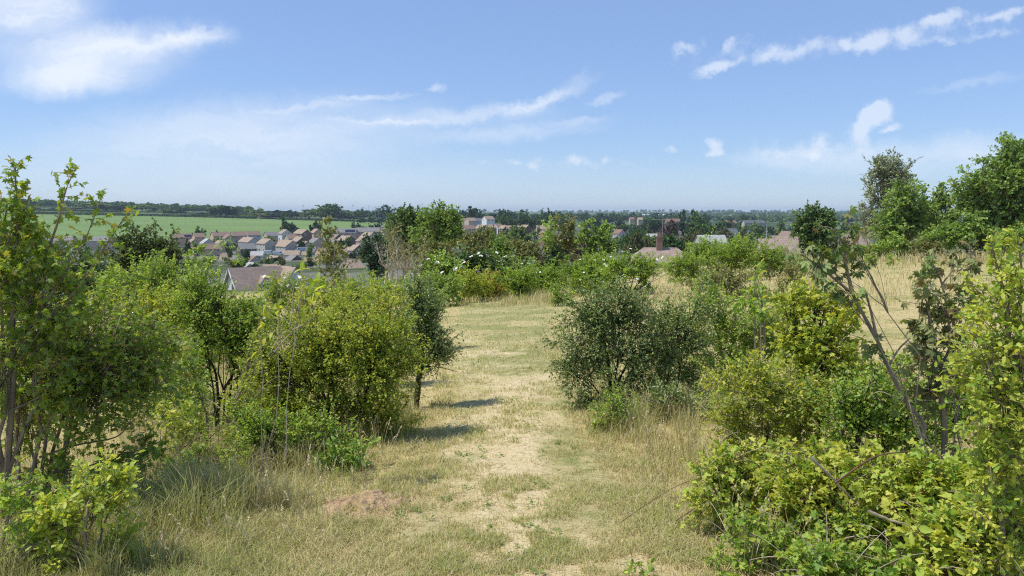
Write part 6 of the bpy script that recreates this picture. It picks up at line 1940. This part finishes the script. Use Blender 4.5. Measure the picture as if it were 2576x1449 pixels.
def blobs(lst, vec, inner, grow=1.0):
    tot = None
    for px, py, rx, ry, rot, amp in lst:
        a, e = ray(px, py)
        mp = t.nodes.new('ShaderNodeMapping'); mp.vector_type = 'TEXTURE'
        mp.inputs['Location'].default_value = (a, e, 0); mp.inputs['Rotation'].default_value = (0, 0, R(rot)); mp.inputs['Scale'].default_value = (grow * rx / F, grow * ry / F, 1)
        t.links.new(vec, mp.inputs['Vector'])
        ln = t.nodes.new('ShaderNodeVectorMath'); ln.operation = 'LENGTH'; t.links.new(mp.outputs[0], ln.inputs[0])
        mr = t.nodes.new('ShaderNodeMapRange'); mr.interpolation_type = 'SMOOTHSTEP'
        mr.inputs[1].default_value = inner; mr.inputs[2].default_value = 1.0; mr.inputs[3].default_value = amp; mr.inputs[4].default_value = 0
        t.links.new(ln.outputs['Value'], mr.inputs[0])
        tot = mr.outputs[0] if tot is None else math_(t, 'ADD', tot, mr.outputs[0])
    return tot


cir = blobs([(40, 10, 280, 90, 0, .7), (330, 100, 310, 62, 3, .5), (480, 92, 140, 26, 4, .35), (260, 165, 280, 90, 8, .45), (150, 205, 230, 60, 0, .35), (120, 110, 260, 130, 0, .3),
             (930, 240, 150, 10, 3, .36), (760, 268, 220, 14, 6, .18), (1100, 220, 40, 16, 0, .38), (980, 303, 210, 10, -2, .25), (1150, 292, 320, 30, 3, .4), (1390, 245, 160, 24, 24, .38), (1330, 262, 120, 18, 18, .3),
             (1525, 245, 60, 14, 14, .34), (1300, 330, 300, 36, 6, .3), (1460, 300, 110, 12, 8, .18), (650, 330, 640, 120, 3, .42), (500, 420, 1000, 150, 0, .22), (1450, 195, 60, 20, 25, .2), (2450, 205, 180, 18, 8, .2),
             (900, 480, 1800, 110, 0, .1), (2250, 400, 500, 60, 0, .30), (2000, 400, 260, 30, 0, .24), (2480, 370, 260, 50, 0, .25)], warped(.035), .1)
cum = blobs([(1950, 135, 300, 42, 7, .34), (2350, 75, 300, 46, 9, .34), (2200, 105, 200, 30, 10, .2), (2200, 330, 120, 70, 20, .22), (2050, 375, 400, 40, 0, .22), (1450, 410, 260, 24, 0, .25), (1715, 128, 34, 18, 15, .75), (1750, 118, 30, 20, 40, .4), (1805, 172, 74, 15, 17, 1.0), (1830, 115, 18, 28, -20, .6), (1850, 105, 40, 20, 10, .3), (1950, 140, 70, 22, 6, .6), (2030, 118, 50, 18, 20, .4), (2125, 112, 22, 18, 0, .8), (2200, 105, 42, 34, 30, .85),
             (2160, 118, 40, 20, 10, .4), (2278, 105, 32, 38, 0, .65), (2375, 48, 62, 18, 24, .9), (2520, 32, 80, 14, 15, .6), (2365, 106, 60, 12, 5, .5), (2500, 88, 90, 14, 12, .5), (2330, 55, 30, 14, 10, .4),
             (2195, 290, 52, 36, 40, 1.3), (2215, 280, 40, 34, 0, 1.0), (2160, 320, 30, 22, 20, .9), (2240, 325, 30, 12, 20, 1.0), (2165, 345, 40, 30, 60, .4), (1798, 366, 18, 28, 0, .95), (1795, 386, 34, 10, 0, .6), (1521, 394, 14, 18, 0, .8), (1450, 408, 36, 20, 20, .5),
             (1342, 420, 22, 12, 0, .5), (1690, 385, 22, 9, 0, .5), (2060, 350, 26, 34, -20, .5), (2035, 375, 50, 24, 0, .45), (1290, 414, 40, 10, 0, .4), (1960, 384, 90, 16, 0, .35), (1210, 412, 24, 10, 0, .35), (2440, 337, 16, 8, 0, .5)], warped(.034), .0, 1.28)
# streaky texture for the high cloud, lumpy texture for the low one
mp = t.nodes.new('ShaderNodeMapping'); mp.inputs['Scale'].default_value = (3, 16, 1); mp.inputs['Rotation'].default_value = (0, 0, R(-8)); t.links.new(warped(.05), mp.inputs['Vector'])
st = math_(t, 'ADD', math_(t, 'MULTIPLY', noise_(t, mp.outputs[0], 1.1, 7, .58), .62), math_(t, 'MULTIPLY', noise_(t, mp.outputs[0], 4.2, 8, .64, .4), .38))
cir2 = math_(t, 'MULTIPLY', cir, math_(t, 'MULTIPLY', ramp_(t, st, .05, .72), 1.5))
lp = noise_(t, cv.outputs[0], 46, 7, .62)
cum2 = ramp_(t, math_(t, 'ADD', cum, math_(t, 'MULTIPLY', math_(t, 'SUBTRACT', lp, .5), 1.7)), .05, 1.1)
cum2 = math_(t, 'MULTIPLY', cum2, ramp_(t, cum, .02, .25))
front = ramp_(t, sx.outputs['Y'], .03, .2)
dens = math_(t, 'MULTIPLY', math_(t, 'MINIMUM', math_(t, 'ADD', cir2, math_(t, 'MULTIPLY', cum2, .6)), .92), front)
tone = t.nodes.new('ShaderNodeMix'); tone.data_type = 'RGBA'; tone.blend_type = 'MULTIPLY'; tone.inputs[0].default_value = 1
t.links.new(sky.outputs[0], tone.inputs[6]); tone.inputs[7].default_value = (.655, .745, .90, 1)
veil = mixc(t, .42, tone.outputs[2], (2.05, 2.92, 4.85))
skyc = mixc(t, dens, veil, (5.2, 5.6, 6.2))
t.links.new(skyc, bg.inputs['Color']); t.links.new(bg.outputs[0], wo.inputs['Surface'])

sl = bpy.data.lights.new('sun', 'SUN'); sl.energy = 3.15; sl.angle = R(.5); sl.color = (1.0, .95, .86)
so = bpy.data.objects.new('sun', sl); C.objects.link(so)
from mathutils import Vector
dvec = Vector((math.sin(SUN_AZ) * math.cos(SUN_EL), math.cos(SUN_AZ) * math.cos(SUN_EL), math.sin(SUN_EL)))
so.rotation_euler = dvec.to_track_quat('Z', 'Y').to_euler()
so.location = (-20, 0, 40)

HAZE = True
if HAZE:
    m, tt_, out = nt('haze_air')
    v = tt_.nodes.new('ShaderNodeVolumePrincipled')
    v.inputs['Color'].default_value = (.72, .87, 1.0, 1); v.inputs['Density'].default_value = .000095; v.inputs['Anisotropy'].default_value = 0
    tt_.links.new(v.outputs[0], out.inputs['Volume'])
    b = MB(); b.box(-13500, 13500, -13500, 13500, -90, 75)
    ho = b.build('haze', m)
    kind(ho, 'stuff', 'thin blue summer haze over the far country')

cam = bpy.data.cameras.new('camera'); co = bpy.data.objects.new('camera', cam); C.objects.link(co)
cam.sensor_width = 36; cam.lens = F / 2576 * 36
cam.clip_start = .05; cam.clip_end = 40000
co.location = (0, 0, EYE); co.rotation_euler = (math.pi / 2 - PITCH, 0, 0)
scene.camera = co
scene.view_settings.view_transform = 'Standard'; scene.view_settings.look = 'None'
scene.view_settings.exposure = 0.5; scene.view_settings.gamma = 1
scene.cycles.filter_width = 1.15
scene.cycles.use_denoising = False
scene.cycles.max_bounces = 8; scene.cycles.diffuse_bounces = 4; scene.cycles.transmission_bounces = 6; scene.cycles.volume_bounces = 0; scene.cycles.transparent_max_bounces = 4
if True:
    for o_ in bpy.data.objects:
        if o_.get('label') and len(o_['label'].split()) > 16: print('LONG', len(o_['label'].split()), o_['label'])
